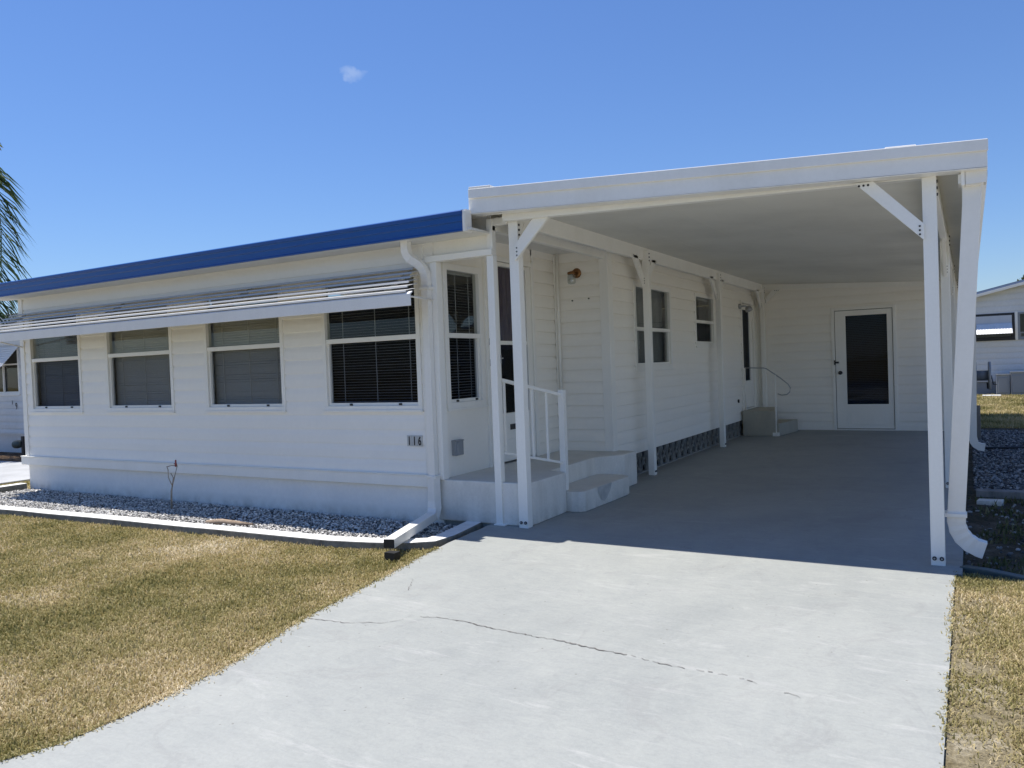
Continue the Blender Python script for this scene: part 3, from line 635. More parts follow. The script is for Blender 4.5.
while z < 1.98:
    q.hexa([FBk(-1.85, -.072, z), FBk(-1.18, -.072, z), FBk(-1.18, -.09, z + .022), FBk(-1.85, -.09, z + .022), FBk(-1.85, -.071, z + .001), FBk(-1.18, -.071, z + .001), FBk(-1.18, -.089, z + .023), FBk(-1.85, -.089, z + .023)]); z += .030
q.build('blind', M_BLINDG, fr_)
q = MB(); q.fbox(FBk, -1.86, -1.18, -.028, -.014, 1.20, 1.225); q.build('glazing_bar', M_GREYPL, fr_)
q = MB(); q.lathe(FBk(-1.94, .01, 1.0), (0, -1, 0), [(0, .034), (.01, .034), (.015, .012), (.035, .014), (.04, .03), (.065, .03), (.07, .01)], 14); q.build('knob', M_BLACK, fr_)
q = MB(); q.fbox(FBk, -2.03, -1.96, .012, .04, 1.165, 1.195); q.fbox(FBk, -2.035, -2.015, .03, .05, 1.14, 1.22); q.build('latch', M_BLACK, fr_)
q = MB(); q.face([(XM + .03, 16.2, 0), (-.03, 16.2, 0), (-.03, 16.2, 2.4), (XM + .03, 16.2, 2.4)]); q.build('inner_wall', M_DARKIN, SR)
q = MB(); q.box(XM + .02, -.02, YB - .012, YB - .002, .0, .022); q.build('base_trim', M_BLACK, SR)

# ------------------------------------------------------------------ porch, railing, rear steps
PR = root('concrete_porch', (-3.6, 6.8, 0), 'white painted concrete entry porch with grey top beside front door', 'porch')
p = MB(); pf = [(XC - .04, 5.60), (-3.26, 5.60), (-3.20, 5.615), (-3.16, 5.66), (-3.145, 5.72), (-3.145, 6.28), (-3.17, 6.33), (-3.345, 6.36), (-3.345, 7.37), (-3.30, 7.44), (-3.18, 7.60), (-3.145, 7.68), (-3.145, 8.03), (XM + .02, 8.03), (XM + .02, YN - .002), (XC - .04, YN - .002)]
p.prism(pf, 0, .36, 0, 1); p.build('slab', [M_PORCH, M_PTOP], PR, bevel=.012)
p = MB(); sf = [(-3.343, 6.335), (-3.10, 6.30), (-3.03, 6.31), (-2.99, 6.36), (-2.965, 7.30), (-2.98, 7.38), (-3.06, 7.43), (-3.28, 7.44), (-3.343, 7.365)]
p.prism(sf, 0, .185, 0, 1)
wx = -2.9845; wp = [(6.60, .184), (6.92, .184), (6.88, .12), (6.80, .06), (6.74, .035), (6.68, .06), (6.62, .13)]
p.face([(-2.99 + .025 * (y - 6.36) / .94 + .0035, y, z) for y, z in wp], 2)
p.build('step', [M_PORCH, M_PTOP, M_WORN], PR, bevel=.010)
RL = root('porch_railing', (-3.19, 6.35, .18), 'white welded handrail with newel post on the porch step', 'railing')
p = MB(); p.box(-3.222, -3.165, 6.335, 6.392, .186, 1.10); p.build('newel_post', M_TRIM, RL, bevel=.004)
A0, A1 = V((-3.405, 5.66, 1.215)), V((-3.20, 6.34, 1.055)); B0, B1 = V((-3.405, 5.66, .60)), V((-3.20, 6.34, .44))
p = MB(); p.bar(A0, A1, .03, .03, (0, 0, 1)); p.build('rail', M_TRIM, RL, bevel=.003)
p = MB(); p.bar(B0, B1, .022, .022, (0, 0, 1)); p.build('rail', M_TRIM, RL, bevel=.003)
for t_ in (.04, .50, .75):
    p = MB(); a = A0.lerp(A1, t_); c = B0.lerp(B1, t_); p.bar(c, a, .018, .018, (1, 0, 0)); p.build('baluster', M_TRIM, RL)
RS = root('rear_steps', (-3.0, 14, 0), 'tan concrete steps with curled handrail at the rear side door', 'steps')
p = MB(); p.prism([(-3.345, 13.45), (-2.80, 13.45), (-2.99, 14.5), (-3.345, 14.5)], 0, .425); p.build('landing', M_TANSTEP, RS, bevel=.012)
p = MB(); p.prism([(-2.796, 13.48), (-2.745, 13.48), (-2.62, 14.4), (-2.96, 14.4)], 0, .21); p.build('step', M_TANSTEP, RS, bevel=.010)
p = MB(); yy = 13.53
rail = [(-3.30, yy, 1.15), (-2.99, yy, 1.14)] + [(-2.99 + .05, yy, 1.125), (-2.85, yy, 1.06), (-2.72, yy, .965), (-2.60, yy, .86), (-2.565, yy, .80), (-2.575, yy, .73), (-2.62, yy, .69), (-2.70, yy, .68), (-2.77, yy, .70)]
p.tube(rail, .009, 8); p.build('rail', M_STEEL, RS)
p = MB(); p.tube([(-2.80, 13.485, .03), (-2.80, 13.50, 1.02)], .014, 8); p.box(-2.85, -2.75, 13.44, 13.54, 0, .06); p.build('rail_post', M_TRIM, RS)
p = MB(); p.tube([(-3.30, yy, .43), (-3.30, yy, 1.15)], .012, 8); p.build('rail_post', M_TRIM, RS)

# ------------------------------------------------------------------ garden kerb and bits
def kerb(name, pts, w, z0, z1, label):
    m = MB(); L = len(pts); left = []; right = []
    for i in range(L):
        a, c = V((*pts[max(i - 1, 0)], 0)), V((*pts[min(i + 1, L - 1)], 0)); d_ = (c - a).normalized(); nn = V((-d_.y, d_.x, 0)) * w / 2
        j = V((random.uniform(-.006, .006), random.uniform(-.006, .006), 0)); left.append(V((*pts[i], 0)) + nn + j); right.append(V((*pts[i], 0)) - nn + j)
    for i in range(L - 1):
        a, b_, c, e_ = right[i], right[i + 1], left[i + 1], left[i]
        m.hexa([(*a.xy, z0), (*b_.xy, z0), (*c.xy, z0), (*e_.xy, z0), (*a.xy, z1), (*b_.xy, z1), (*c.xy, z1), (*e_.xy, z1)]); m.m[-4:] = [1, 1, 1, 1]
    o = m.build(name, [M_CURB, M_KSIDE], merge=True, origin=(pts[0][0], pts[0][1], 0), bevel=.008); tag(o, label, 'kerb'); return o
fr = [(-10.7 + i * .42, 4.45 + .0135 * i + random.uniform(-.008, .008)) for i in range(15)]
fr += [(-4.4, 4.645), (-4.05, 4.71), (-3.78, 4.79), (-3.63, 4.90), (-3.62, 5.08), (-3.66, 5.4), (-3.72, 5.75)]
kerb('garden_kerb', fr, .15, -.09, .012, 'long white painted kerb around the gravel bed, bending back to the porch')
kerb('garden_kerb', [(-10.66, 4.56), (-10.68, 5.1), (-10.70, 5.60)], .14, -.09, .04, 'short white kerb closing the far left end of the gravel bed')
SP = root('bare_sapling', (-7.2, 5.22, -.05), 'leafless forked stick sapling standing in the gravel bed', 'sapling')
p = MB(); bx, by = -7.2, 5.22
p.tube([(bx, by, -.06), (bx + .01, by, .05), (bx + .03, by - .01, .16), (bx + .035, by, .22)], [.012, .010, .009, .008], 7)
p.build('trunk', M_TWIG, SP)
for q_ in ([(bx + .035, by, .22), (bx - .02, by, .30), (bx - .035, by + .01, .38), (bx - .04, by, .42)], [(bx + .035, by, .22), (bx + .08, by, .32), (bx + .10, by + .02, .42), (bx + .11, by, .485)], [(bx + .03, by, .19), (bx + .03, by + .02, .30), (bx + .02, by, .35)], [(bx - .03, by, .415), (bx + .03, by, .43), (bx + .09, by, .43)]):
    p = MB(); p.tube(q_, [.006, .005, .005, .004][:len(q_)], 6); p.build('branch', M_TWIG, SP)
p = MB(); p.tube([(bx + .105, by, .42), (bx + .108, by, .49)], .008, 7); p.tube([(bx + .08, by, .45), (bx + .12, by, .445)], .005, 6); p.build('tip', M_RED, SP)
p = MB(); pts = [(-6.17, 4.84, -.02), (-6.0, 4.86, -.008), (-5.8, 4.87, -.012), (-5.62, 4.90, -.02)]; p.tube(pts, [.018, .03, .026, .014], 9)
tag(p.build('driftwood', M_DRIFT, origin=(-5.9, 4.87, -.04)), 'short brown weathered log lying on the white gravel', 'log')
p = MB(); p.tube([(-8.62, 5.10, -.06), (-8.615, 5.10, .10)], .006, 6); tag(p.build('garden_stake', M_WOODG, origin=(-8.62, 5.1, -.05)), 'thin short grey stake poking out of the gravel', 'stake')
# black block standing in for the shadow below the extension end
p = MB(); p.box(-3.69, -3.60, 4.40, 4.47, -.05, .015); tag(p.build('support_block', M_BLACK, origin=(-3.66, 4.4, -.05)), 'small black block under the end of the white drain pipe', 'block')

# ------------------------------------------------------------------ pebbles and grass
ico_v = []; ico_f = []
bm = bmesh.new(); bmesh.ops.create_icosphere(bm, subdivisions=1, radius=1); bm.verts.ensure_lookup_table()
ico_v = np.array([v.co[:] for v in bm.verts]); ico_f = np.array([[v.index for v in f.verts] for f in bm.faces]); bm.free()
def raw_mesh(name, verts, tris, tint, mat, smooth=False, origin=(0, 0, 0)):
    me = bpy.data.meshes.new(name); nv, nf = len(verts), len(tris); k = tris.shape[1]
    me.vertices.add(nv); me.vertices.foreach_set('co', (verts - np.array(origin)).astype(np.float32).ravel())
    me.loops.add(nf * k); me.loops.foreach_set('vertex_index', tris.astype(np.int32).ravel())
    me.polygons.add(nf); me.polygons.foreach_set('loop_start', np.arange(0, nf * k, k, dtype=np.int32))
    me.polygons.foreach_set('use_smooth', np.full(nf, smooth)); me.update(calc_edges=True)
    at = me.attributes.new('tint', 'FLOAT', 'POINT'); at.data.foreach_set('value', tint.astype(np.float32))
    me.materials.append(mat); o = bpy.data.objects.new(name, me); COL.objects.link(o); o.location = origin; return o
def inpoly(x, y, poly):
    ins = np.zeros(len(x), bool); n = len(poly)
    for i in range(n):
        x0, y0 = poly[i]; x1, y1 = poly[(i + 1) % n]
        c = ((y0 > y) != (y1 > y)); ins ^= c & (x < (x1 - x0) * (y - y0) / (y1 - y0 + 1e-12) + x0)
    return ins
def pebbles(name, poly, dens, r0, r1, z, mat, label, cat):
    xs = [p_[0] for p_ in poly]; ys = [p_[1] for p_ in poly]; n = int((max(xs) - min(xs)) * (max(ys) - min(ys)) * dens)
    x = RNG.uniform(min(xs), max(xs), n); y = RNG.uniform(min(ys), max(ys), n); k = inpoly(x, y, poly); x, y = x[k], y[k]; n = len(x)
    r = RNG.uniform(r0, r1, n); sc = RNG.uniform(.55, 1.2, (n, 3)) * r[:, None]; sc[:, 2] *= .7
    vv = ico_v[None] * (1 + RNG.uniform(-.22, .22, (n, 12, 1))) * sc[:, None, :]
    a = RNG.uniform(0, 6.28, n); ca, sa = np.cos(a)[:, None], np.sin(a)[:, None]
    b = RNG.uniform(-.6, .6, n); cb, sb = np.cos(b)[:, None], np.sin(b)[:, None]
    X = vv[..., 0] * ca - vv[..., 1] * sa; Y = vv[..., 0] * sa + vv[..., 1] * ca; Z = vv[..., 2]
    Y, Z = Y * cb - Z * sb, Y * sb + Z * cb
    P = np.stack([X + x[:, None], Y + y[:, None], Z + (z + RNG.uniform(0, .02, n))[:, None]], -1).reshape(-1, 3)
    F = (ico_f[None] + (np.arange(n) * 12)[:, None, None]).reshape(-1, 3)
    o = raw_mesh(name, P, F, np.repeat(RNG.uniform(0, 1, n), 12), mat, False, (poly[0][0], poly[0][1], z))
    return tag(o, label, cat, 'stuff')
pebbles('marble_chips', [(-10.55, 4.53), (-4.5, 4.71), (-3.70, 4.93), (-3.80, 5.58), (-10.55, 5.60)], 3400, .006, .014, -.040, M_PEB, 'white and grey marble chips filling the narrow bed along the facade', 'gravel')
pebbles('side_gravel', [(.02, 8.75), (1.4, 8.65), (1.4, 15.2), (.02, 15.2)], 1500, .008, .020, -.042, M_PEB2, 'grey stone chips shaded beside the carport posts', 'gravel')
pebbles('loose_stones', [(-.05, 5.5), (1.2, 5.4), (1.3, 8.2), (-.05, 8.2)], 90, .006, .02, -.045, M_PEB2, 'scattered small stones on dark side yard dirt', 'stones')

CAMX = np.array(CAM); MR, MD, MF = np.array(RT), np.array(DN), np.array(FW)
def visible(x, y, margin):
    q = np.stack([x, y, np.full_like(x, -.03)], -1) - CAMX
    f = q @ MF; px = q @ MR / f * FL + 512; py = q @ MD / f * FL + 384
    return (f > .4) & (px > -margin) & (px < 1024 + margin) & (py < 768 + margin * 2.5)
def blades(name, x, y, z, hmin, hmax, wmul, mat, label, lean=1.0, tbias=None, origin=(0, 0, 0)):
    n = len(x); h = RNG.uniform(hmin, hmax, n); dist = np.hypot(x, y); w = (.0016 + .0004 * dist) * wmul * RNG.uniform(.7, 1.3, n)
    a = RNG.uniform(0, 6.28, n); ln = RNG.uniform(.2, 1.5, n) * lean
    dx, dy = np.cos(a), np.sin(a); px_, py_ = -dy, dx
    base = np.stack([x, y, np.full(n, 0.) + z], -1); W = np.stack([px_ * w, py_ * w, np.zeros(n)], -1)
    th1 = ln * .55; th2 = ln
    m1 = base + np.stack([dx * np.sin(th1) * h * .55, dy * np.sin(th1) * h * .55, np.cos(th1) * h * .55], -1)
    tp = m1 + np.stack([dx * np.sin(th2) * h * .5, dy * np.sin(th2) * h * .5, np.cos(th2) * h * .5], -1)
    P = np.stack([base - W, base + W, m1 + W * .8, m1 - W * .8, tp], 1).reshape(-1, 3)
    i0 = np.arange(n) * 5
    F = np.concatenate([np.stack([i0, i0 + 1, i0 + 2], -1), np.stack([i0, i0 + 2, i0 + 3], -1), np.stack([i0 + 3, i0 + 2, i0 + 4], -1)])
    tint = RNG.beta(1.6, 1.6, n)
    if tbias is not None: tint = np.clip(tint + tbias, 0, 1)
    o = raw_mesh(name, P, F, np.repeat(tint, 5), mat, False, origin); return tag(o, label, 'grass', 'stuff')
def fbm(x, y, s):
    r = np.zeros_like(x)
    for k in range(4):
        for j in range(3):
            a = (k * 3 + j) * 2.399; f = s * 1.9 ** k
            r += np.sin((x * math.cos(a) + y * math.sin(a)) * f + j * 1.7 + k) / 1.6 ** k
    return r / 5
# left lawn
n = 2000000
x = RNG.uniform(-16, -2.6, n); y = RNG.uniform(.6, 7.4, n)
edge = np.interp(-y, [-p_[1] for p_ in drvL], [p_[0] for p_ in drvL])
bedlow = np.interp(x, [-10.7, -4.82, -4.4, -4.05, -3.6], [4.375, 4.56, 4.57, 4.63, 4.79])
ok = (x < edge - .0 + RNG.normal(0, .012, n)) & ((y < bedlow) | ((x < -10.78) & (x > -11.6))) & (x > -11.58) & visible(x, y, 60)
d2 = x * x + y * y; ok &= (RNG.uniform(0, 1, n) < np.clip(17.0 / d2, 0, 1) * 1.1) & (fbm(x, y, 5.) + RNG.normal(0, .4, n) > -1.1)
x, y = x[ok], y[ok]; print('lawn blades', len(x))
blades('lawn_grass', x, y, -.05, .010, .032, .85, M_GRASS, 'dry yellow green lawn left of the driveway', 1.15, .16 * fbm(x, y, 1.7), (-6, 3, -.05))
n = 420000
x = RNG.uniform(-.12, 1.9, n); y = RNG.uniform(.8, 5.5, n)
ok = (x > -.099 + RNG.normal(0, .012, n)) & (y < 5.36 - .30 * x) & visible(x, y, 60) & (fbm(x, y, 4.) + RNG.normal(0, .3, n) > .0) & ((x > .10) | (RNG.uniform(0, 1, n) < .5))
x, y = x[ok], y[ok]; print('right blades', len(x))
blades('verge_grass', x, y, -.016, .008, .030, .85, M_GRASS, 'patchy dry grass right of the driveway', 1.1, None, (.3, 4, -.05))
n = 5200
y = RNG.uniform(.9, 4.7, n); off = RNG.exponential(.016, n) - .01
x = np.interp(-y, [-p_[1] for p_ in drvL], [p_[0] for p_ in drvL]) + off
ok = (fbm(x, y, 5.) + RNG.normal(0, .5, n) > -.1) | (off < .008); x, y = x[ok], y[ok]
blades('edge_grass', x, y, .001, .008, .026, .8, M_GRASS, 'thin straw and runners creeping over the left driveway edge', 1.6, None, (-3, 3, 0))
n = 1500
y = RNG.uniform(1.2, 5.2, n); x = -.096 - RNG.exponential(.009, n); ok = fbm(x, y, 6.) + RNG.normal(0, .4, n) > .0; x, y = x[ok], y[ok]
blades('edge_grass', x, y, .001, .008, .024, .8, M_GRASS, 'thin straw strands along the right driveway edge', 1.6, None, (0, 3, 0))
n = 90000
x = RNG.uniform(-.2, 3.4, n); y = RNG.uniform(15.8, 26.6, n)
ok = visible(x, y, 30) & (RNG.uniform(0, 1, n) < .8); x, y = x[ok], y[ok]
blades('back_lawn_grass', x, y, -.05, .03, .09, .9, M_GRASS, 'sunlit green grass between carport and the far pale house', 1.0, -.2, (1, 20, -.05))
n = 5000
x = RNG.uniform(-.04, 1.6, n); y = RNG.uniform(5.45, 8.3, n); ok = fbm(x, y, 7.) > .15; x, y = x[ok], y[ok]
blades('weeds', x, y, -.045, .02, .07, 1.3, M_LEAF, 'sparse low weeds on the shaded side yard dirt', 1.2, None, (.5, 7, -.045))

# ------------------------------------------------------------------ right side yard things
p = MB(); pts = [(-.06, 5.50, -.02), (.08, 5.42, -.012), (.25, 5.34, -.018), (.6, 5.22, -.015), (1.2, 5.1, -.02), (2.2, 5.0, -.02)]; p.sweep(pts, (0, 0, 1), .055, .07)
tag(p.build('lawn_edging', M_EDGE, origin=(-.06, 5.5, -.04), bevel=.006), 'dark plastic edging strip between verge grass and side dirt', 'edging')
p = MB(); p.box(.03, 2.2, 8.42, 8.56, -.05, .015); tag(p.build('edging_board', M_WOODG, origin=(.03, 8.5, -.05), bevel=.006), 'long weathered board at the front edge of side gravel', 'board')
p = MB(); p.hexa([(.03, 8.02, -.05), (.22, 7.98, -.05), (.24, 8.10, -.05), (.05, 8.14, -.05), (.03, 8.02, -.01), (.22, 7.98, .0), (.24, 8.10, .0), (.05, 8.14, -.01)]); tag(p.build('paver', M_PORCH, origin=(.1, 8.05, -.05), bevel=.006), 'small pale broken paver lying before the gravel board', 'paver')
p = MB(); p.tube([(.02, 12.4, -.02), (.2, 12.3, -.01), (.6, 12.5, -.015), (1.2, 12.2, -.01), (2.0, 12.3, -.02)], .018, 8); tag(p.build('garden_hose', M_BLACK, origin=(.02, 12.4, -.04)), 'black hose lying across the shaded grey gravel', 'hose')
HR = root('hose_reel', (.12, 13.7, -.05), 'grey hose reel raised on a weathered wooden stand by the gravel', 'hose reel')
p = MB(); p.box(-.03, .05, 13.66, 13.74, -.05, .62); p.build('stand_post', M_WOODG, HR, bevel=.004)
p = MB(); p.box(.06, .13, 13.62, 13.70, -.05, .48); p.build('stand_post', M_WOODG, HR, bevel=.004)
p = MB(); p.bar((.02, 13.6, 1.10), (.06, 13.55, .40), .035, .02, (0, 1, 0)); p.bar((.03, 13.58, .93), (.10, 13.58, .93), .03, .03, (0, 1, 0)); p.build('arm', M_BLACK, HR)
for x_ in (.075, .255): p = MB(); p.disc((x_, 13.5, .93), (1, 0, 0), .205, .035, 22); p.build('flange', M_GREYPL, HR)
p = MB(); p.disc((.165, 13.5, .93), (1, 0, 0), .075, .145, 18); p.build('drum', M_GREYPL, HR)
p = MB(); p.tube([(.275, 13.5, .93), (.30, 13.45, .80), (.34, 13.45, .80)], .008, 7); p.tube([(.225, 13.44, .83), (.23, 13.44, .74)], .014, 7); p.build('crank', M_BLACK, HR)

# ------------------------------------------------------------------ left neighbour
NL = root('neighbour_home', (-19, 9, 0), 'white sided house with small slatted awning seen past the left end of the home', 'house')
FL_ = frame(0, 8.6, 1, 0, 0, -1)
w = MB(); siding(w, FL_, -26, -12.5, .30, 2.6, .14, opn([(-18.6, -16.38, 1.13, 2.05)])); w.box(-26, -12.5, 8.61, 8.7, -.1, .30); siding(w, frame(-12.5, 0, 0, 1, 1, 0), 8.6, 18, -.05, 2.6, .14)
w.box(-26, -12.5, 8.565, 8.598, .33, .36); w.face([(-26, 11, .3), (-12.5, 11, .3), (-12.5, 11, 2.6), (-26, 11, 2.6)]); w.face([(-26, 8.61, .3), (-12.5, 8.61, .3), (-12.5, 11, .3), (-26, 11, .3)]); w.build('wall', M_NSID, NL)
w = MB(); w.box(-26.2, -12.3, 8.3, 18.2, 2.56, 2.70); w.build('roof', M_ALU, NL)
wn = window(NL, FL_, -18.6, -16.37, 1.12, 2.06, None, None, cw=.04)
q = MB(); q.fbox(FL_, -16.99, -16.96, -.02, .01, 1.16, 2.02); q.fbox(FL_, -18.5, -16.99, -.02, .008, 1.72, 1.75); q.fbox(FL_, -16.96, -16.41, -.02, .008, 1.72, 1.75); q.build('mullion', M_TRIM, wn)
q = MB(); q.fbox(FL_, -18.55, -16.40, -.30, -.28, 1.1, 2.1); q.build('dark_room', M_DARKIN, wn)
q = MB()
for k_ in range(9):
    t0 = k_ / 9; ya = 8.58 - .36 * t0; za = 2.10 - .42 * t0
    q.extr([(ya, za), (ya - .045, za - .035), (ya - .047, za - .05), (ya, za - .008)], lambda y, z, t: (t, y, z), -19.2, -16.30)
q.build('window_awning', M_SLATW, NL)
for ch_ in (('1', .11, -16.66, .93), ('9', .19, -16.52, .83)): q = MB(); add_text(q, ch_[0], ch_[1], FL_, ch_[2], .02, ch_[3], 0, .8); q.build('house_number', M_BLACK, NL)
GL = root('garden_lamp', (-15.6, 8.18, -.04), 'small black garden spotlight on a post by the left neighbour wall', 'garden lamp')
q = MB(); q.box(-15.60, -15.53, 8.15, 8.22, -.04, .34); q.build('post', M_BLACK, GL, bevel=.01)
q = MB(); q.lathe((-15.59, 8.16, .20), (-.9, -.3, -.1), [(0, .04), (.03, .07), (.10, .08), (.16, .07), (.18, .04)], 14); q.build('lamp_head', M_EDGE, GL)

# ------------------------------------------------------------------ right neighbour
NR = root('far_house', (3, 30, 0), 'pale sided gable house with awning window far behind the carport on the right', 'house')
FR_ = frame(0, 27, 1, 0, 0, -1)
w = MB(); siding(w, FR_, -4, 12, .35, 4.8, .17, opn([(.13, 1.15, 1.56, 2.34), (1.24, 2.1, 1.56, 2.34)]))
wo = w.build('wall', M_NSID, NR); bm = bmesh.new(); bm.from_mesh(wo.data); o_ = V(NR['_o'])
zl = lambda x: 2.86 + .232 * (x - .2)
bmesh.ops.bisect_plane(bm, geom=bm.verts[:] + bm.edges[:] + bm.faces[:], plane_co=V((.2, 0, 2.86)) - o_, plane_no=V((-.232, 0, 1)).normalized(), clear_outer=True)
bmesh.ops.bisect_plane(bm, geom=bm.verts[:] + bm.edges[:] + bm.faces[:], plane_co=V((9.8, 0, 2.86)) - o_, plane_no=V((.232, 0, 1)).normalized(), clear_outer=True); bm.to_mesh(wo.data); bm.free()
w = MB()
for sx, xa, xb in ((1, -4.4, 5.0), (-1, 14.4, 5.0)):
    za = zl(-4.4); zb = zl(5.0)
    w.hexa([(xa, 26.75, za), (xb, 26.75, zb), (xb, 38, zb), (xa, 38, za), (xa, 26.75, za + .12), (xb, 26.75, zb + .12), (xb, 38, zb + .12), (xa, 38, za + .12)])
w.build('roof', M_NFAS, NR)
w = MB(); xa, xb = -4.4, 5.0; za, zb = zl(-4.4), zl(5.0)
w.hexa([(xa, 26.72, za - .03), (xb, 26.72, zb - .03), (xb, 26.745, zb - .03), (xa, 26.745, za - .03), (xa, 26.72, za + .05), (xb, 26.72, zb + .05), (xb, 26.745, zb + .05), (xa, 26.745, za + .05)]); w.build('fascia', M_TRIM, NR)
w = MB(); w.box(-4, 12, 27.02, 27.1, -.1, .35); w.face([(-4, 29, 0), (12, 29, 0), (12, 29, 2.7), (-4, 29, 2.7)]); w.build('skirt', M_GREYPL, NR)
wn = window(NR, FR_, .12, 1.16, 1.56, 2.34, None, None, mats=(M_BLACK, M_GLASS, M_GLASS), cw=.07)
q = MB(); q.fbox(FR_, .19, 1.09, .03, .05, 2.02, 2.27); q.build('upper_panel', M_CREAMP, wn)  # opaque pane carrying the painted sky reflection
q = MB(); 
for k_ in range(12): u = .20 + k_ * .074; q.extr([(u, .06), (u + .037, .075), (u + .074, .06), (u + .074, .05), (u, .05)], lambda a_, b_, t: FR_(a_, b_ + (2.04 - t) * 1.5, t), 1.74, 2.04)
q.build('shutter_awning', M_SLATW, wn)
q = MB(); q.fbox(FR_, 1.17, 1.23, .0, .05, 1.55, 2.36); q.build('window_trim', M_TRIM, NR)
window(NR, FR_, 1.24, 2.1, 1.56, 2.34, 1.75, None, mats=(M_GREYPL, M_GLASS, M_GLASS), cw=.05)
for k_, (a, c, hh) in enumerate(((.66, .98, .56), (1.0, 1.42, .62), (1.45, 2.0, .60))):
    U = root('utility_box', (a, 26.5, -.05), ['left narrow grey utility box', 'middle grey utility box', 'right wide grey utility box'][k_] + ' against the far pale house', 'utility box', 'utility boxes by the far house')
    q = MB(); q.box(a, c, 26.3, 26.7, -.05, hh); q.box(a + .04, c - .04, 26.285, 26.299, .05, hh - .08); q.build('cabinet', M_GREYPL, U, bevel=.01)
    q = MB(); q.box(a - .01, c + .01, 26.28, 26.71, hh, hh + .02); q.build('lid', M_STEEL, U)
p = MB(); p.box(.3, .75, 25.6, 25.9, -.05, .02); tag(p.build('paver', M_CURB, origin=(.5, 25.7, -.05), bevel=.01), 'white flat slab on the sunlit grass before the far house', 'paver')

# ------------------------------------------------------------------ trees
def leafblob(rng, centers, nper, size, rad):
    P = []; F = []; T = []
    for (c, r) in centers:
        n = int(nper * r * r); d_ = rng.normal(size=(n, 3)); d_ /= np.linalg.norm(d_, axis=1)[:, None]; pos = np.array(c) + d_ * r * rng.uniform(.35, 1, (n, 1)) ** .6
        a = rng.normal(size=(n, 3)); a /= np.linalg.norm(a, axis=1)[:, None]; b = np.cross(a, rng.normal(size=(n, 3))); b /= np.linalg.norm(b, axis=1)[:, None]
        s_ = size * rng.uniform(.6, 1.3, (n, 1)); k = len(P) and sum(len(q) for q in P)
        q = np.stack([pos - a * s_, pos + b * s_ * .45, pos + a * s_, pos - b * s_ * .45], 1).reshape(-1, 3)
        P.append(q); F.append((np.arange(n) * 4)[:, None] + np.arange(4)[None] + k); T.append(np.repeat(rng.uniform(0, 1, n), 4))
    return np.concatenate(P), np.concatenate(F), np.concatenate(T)
TR = root('leafy_tree', (4.2, 42, 0), 'olive brown tree top rising behind the far pale house roof', 'tree')
q = MB(); q.tube([(4.2, 42, -.1), (4.25, 42, 1.5), (4.2, 42.1, 3.2)], [.22, .17, .10], 10)
for a_ in range(6):
    an = a_ * 1.05; q.tube([(4.2, 42.1, 2.4 + .12 * a_), (4.2 + math.cos(an) * .7, 42.1 + math.sin(an) * .7, 3.5 + .1 * a_), (4.2 + math.cos(an) * 1.4, 42.1 + math.sin(an) * 1.4, 4.2)], [.07, .045, .02], 7)
q.build('trunk', M_BARK, TR)
rr = np.random.default_rng(4); cs = [((4.2 + rr.normal(0, .9), 42 + rr.normal(0, .9), 4.0 + rr.normal(0, .5)), rr.uniform(.5, .95)) for _ in range(16)]
P_, F_, T_ = leafblob(rr, cs, 900, .09, 1); o = raw_mesh('crown', P_ - np.array([4.2, 42, 0]), F_, T_, M_LEAF); o.parent = TR

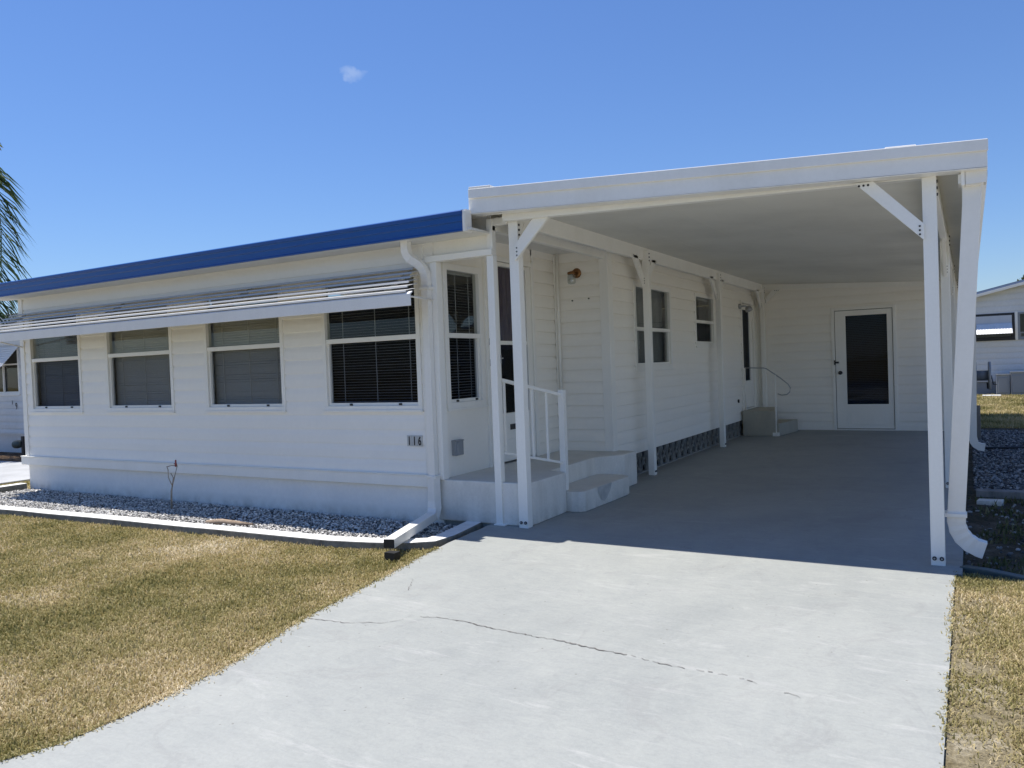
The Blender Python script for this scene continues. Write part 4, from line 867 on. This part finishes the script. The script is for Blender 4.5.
PT = root('palm_tree', (-16.9, 7.72, -.05), 'feathery palm with drooping fronds at the left edge above the blue roof', 'palm tree')
cc = V((-16.9, 7.72, 5.86))
q = MB(); q.tube([(cc.x, cc.y, -.05), (cc.x + .05, cc.y, 1.5), (cc.x - .03, cc.y, 3.5), (cc.x, cc.y, 5.3), (cc.x, cc.y, 5.75)], [.19, .14, .12, .12, .16], 14); q.build('trunk', M_BARK, PT)
def frond(pts, nl, ll, mat, seed, dropv=.75):
    rng = np.random.default_rng(seed); pts = [V(p_) for p_ in pts]
    # smooth resample
    L = []
    for i in range(len(pts) - 1):
        p0 = pts[max(i - 1, 0)]; p1 = pts[i]; p2 = pts[i + 1]; p3 = pts[min(i + 2, len(pts) - 1)]
        for k in range(8):
            t = k / 8; L.append(.5 * ((2 * p1) + (p2 - p0) * t + (2 * p0 - 5 * p1 + 4 * p2 - p3) * t * t + (-p0 + 3 * p1 - 3 * p2 + p3) * t ** 3))
    L.append(pts[-1]); m = MB(); m.tube(L, [max(.004, .022 * (1 - i / len(L))) for i in range(len(L))], 6); tint = [.7] * len(m.v)
    for i in range(nl):
        f = .12 + .88 * i / nl; fi = f * (len(L) - 1); j = min(int(fi), len(L) - 2); p_ = L[j].lerp(L[j + 1], fi - j); d_ = (L[j + 1] - L[j]).normalized()
        sd_ = d_.cross(V((0, 0, 1)))
        sd_ = sd_.normalized() if sd_.length > .15 else V((RT.x, RT.y, 0)).normalized()
        if d_.z < -.8: sd_ = V((RT.x * .95 + .1, RT.y, 0)).normalized()
        env = math.sin(math.pi * min(1, .12 + .86 * f)) ** .5
        for sg in (-1, 1):
            l_ = ll * env * rng.uniform(.8, 1.1); dv = (sd_ * sg * rng.uniform(.55, .85) + d_ * rng.uniform(.35, .6) + V((0, 0, -dropv * rng.uniform(.5, .9))) + V(rng.normal(0, .12, 3))).normalized()
            e_ = (dv + V((0, 0, -.45))).normalized(); w_ = dv.cross(V(rng.normal(0, 1, 3))).normalized() * .015
            a = p_; b_ = p_ + dv * l_ * .55; c = b_ + e_ * l_ * .5
            nn = len(m.v); m.face([a - w_ * .6, a + w_ * .6, b_ + w_, b_ - w_]); m.face([b_ - w_, b_ + w_, c])
            tint += [float(rng.uniform(0, 1))] * (len(m.v) - nn)
    o = m.build('frond', mat, PT); at = o.data.attributes.new('tint', 'FLOAT', 'POINT'); at.data.foreach_set('value', tint[:len(o.data.vertices)]); return o
frond([cc, (-16.55, 7.9, 5.95), (-16.12, 8.1, 5.35), (-15.92, 8.15, 4.5), (-15.93, 8.12, 3.4), (-15.96, 8.05, 2.6)], 170, .92, M_PALM, 1, .42)
frond([cc, (-16.6, 7.6, 5.9), (-16.25, 7.7, 5.3), (-16.15, 7.8, 4.3), (-16.2, 7.85, 3.1)], 130, .70, M_PALM, 2, .45)
frond([cc, (-16.6, 7.8, 6.35), (-16.2, 8.0, 6.35), (-15.88, 8.15, 5.85)], 40, .38, M_PALMY, 3, .4)
for k_ in range(13):
    an = math.radians(140 + k_ * 11.5); dx, dy = math.cos(an), math.sin(an); r_ = random.uniform(.9, 1.1)
    frond([cc, cc + V((dx * .7, dy * .7, .65)) * r_, cc + V((dx * 1.5, dy * 1.5, .55)) * r_, cc + V((dx * 2.1, dy * 2.1, -.3)) * r_, cc + V((dx * 2.35, dy * 2.35, -1.4)) * r_], 45, .6, M_PALM, 10 + k_)

# ------------------------------------------------------------------ light and sky
EL = math.radians(72.5)
sd_ = V((-math.cos(EL) * .996, math.cos(EL) * .09, math.sin(EL))).normalized()
sl = bpy.data.lights.new('sun', 'SUN'); sl.energy = 5.0; sl.angle = math.radians(.5); sl.color = (1, .955, .885)
so = bpy.data.objects.new('sun', sl); COL.objects.link(so); so.rotation_euler = sd_.to_track_quat('Z', 'Y').to_euler(); so.location = (0, 0, 20)
wd = bpy.data.worlds.new('World'); S.world = wd; wd.use_nodes = True; nt = wd.node_tree
bg = nt.nodes['Background']; sk = N(nt, 'ShaderNodeTexSky'); sk.sky_type = 'NISHITA'; sk.sun_disc = False; sk.sun_elevation = EL; sk.sun_rotation = math.atan2(sd_.x, sd_.y) % (2 * math.pi)
sk.air_density = 1.3; sk.dust_density = 0; sk.ozone_density = 8; sk.altitude = 0
# one small thin cloud, placed by sky direction
cdir = (RT * ((352 - 512) / FL) + DN * ((72 - 384) / FL) + FW).normalized()
tc = N(nt, 'ShaderNodeTexCoord'); e1 = cdir.cross(V((0, 0, 1))).normalized(); e2 = e1.cross(cdir)
def dot(v):
    d_ = N(nt, 'ShaderNodeVectorMath', operation='DOT_PRODUCT'); nt.links.new(tc.outputs['Generated'], d_.inputs[0]); d_.inputs[1].default_value = v[:]; return d_.outputs['Value']
def mth(op, a, b=0.0):
    m_ = N(nt, 'ShaderNodeMath', operation=op)
    for i_, v_ in enumerate((a, b)):
        if isinstance(v_, (int, float)): m_.inputs[i_].default_value = v_
        else: nt.links.new(v_, m_.inputs[i_])
    return m_.outputs[0]
nz = N(nt, 'ShaderNodeTexNoise'); nz.inputs['Scale'].default_value = 55; nz.inputs['Detail'].default_value = 5; nt.links.new(tc.outputs['Generated'], nz.inputs['Vector'])
wob = mth('MULTIPLY', mth('SUBTRACT', nz.outputs['Fac'], .5), .03)
du = mth('DIVIDE', mth('ADD', dot(e1), wob), .017); dv = mth('DIVIDE', mth('ADD', dot(e2), wob), .0085)
rad = mth('ADD', mth('MULTIPLY', du, du), mth('MULTIPLY', dv, dv)); msk = mth('MULTIPLY', mth('MAXIMUM', mth('SUBTRACT', 1.0, rad), 0.0), .26)
msk = mth('MULTIPLY', msk, mth('GREATER_THAN', dot(cdir), 0.0))
mxn = N(nt, 'ShaderNodeMix', data_type='RGBA'); nt.links.new(msk, mxn.inputs['Factor']); nt.links.new(mix(nt, 1.0, sk.outputs[0], (.67, .75, .955), 'MULTIPLY'), mxn.inputs[6]); mxn.inputs[7].default_value = (5.5, 6.2, 7.2, 1)
nt.links.new(mxn.outputs[2], bg.inputs['Color']); bg.inputs['Strength'].default_value = .102
S.view_settings.view_transform = 'Standard'; S.view_settings.look = 'None'; S.view_settings.exposure = .42; S.view_settings.gamma = 1; S.view_settings.use_curve_mapping = False
S.cycles.max_bounces = 10; S.cycles.diffuse_bounces = 8; S.cycles.transparent_max_bounces = 12
for o in S.objects:
    if '_o' in o: del o['_o']
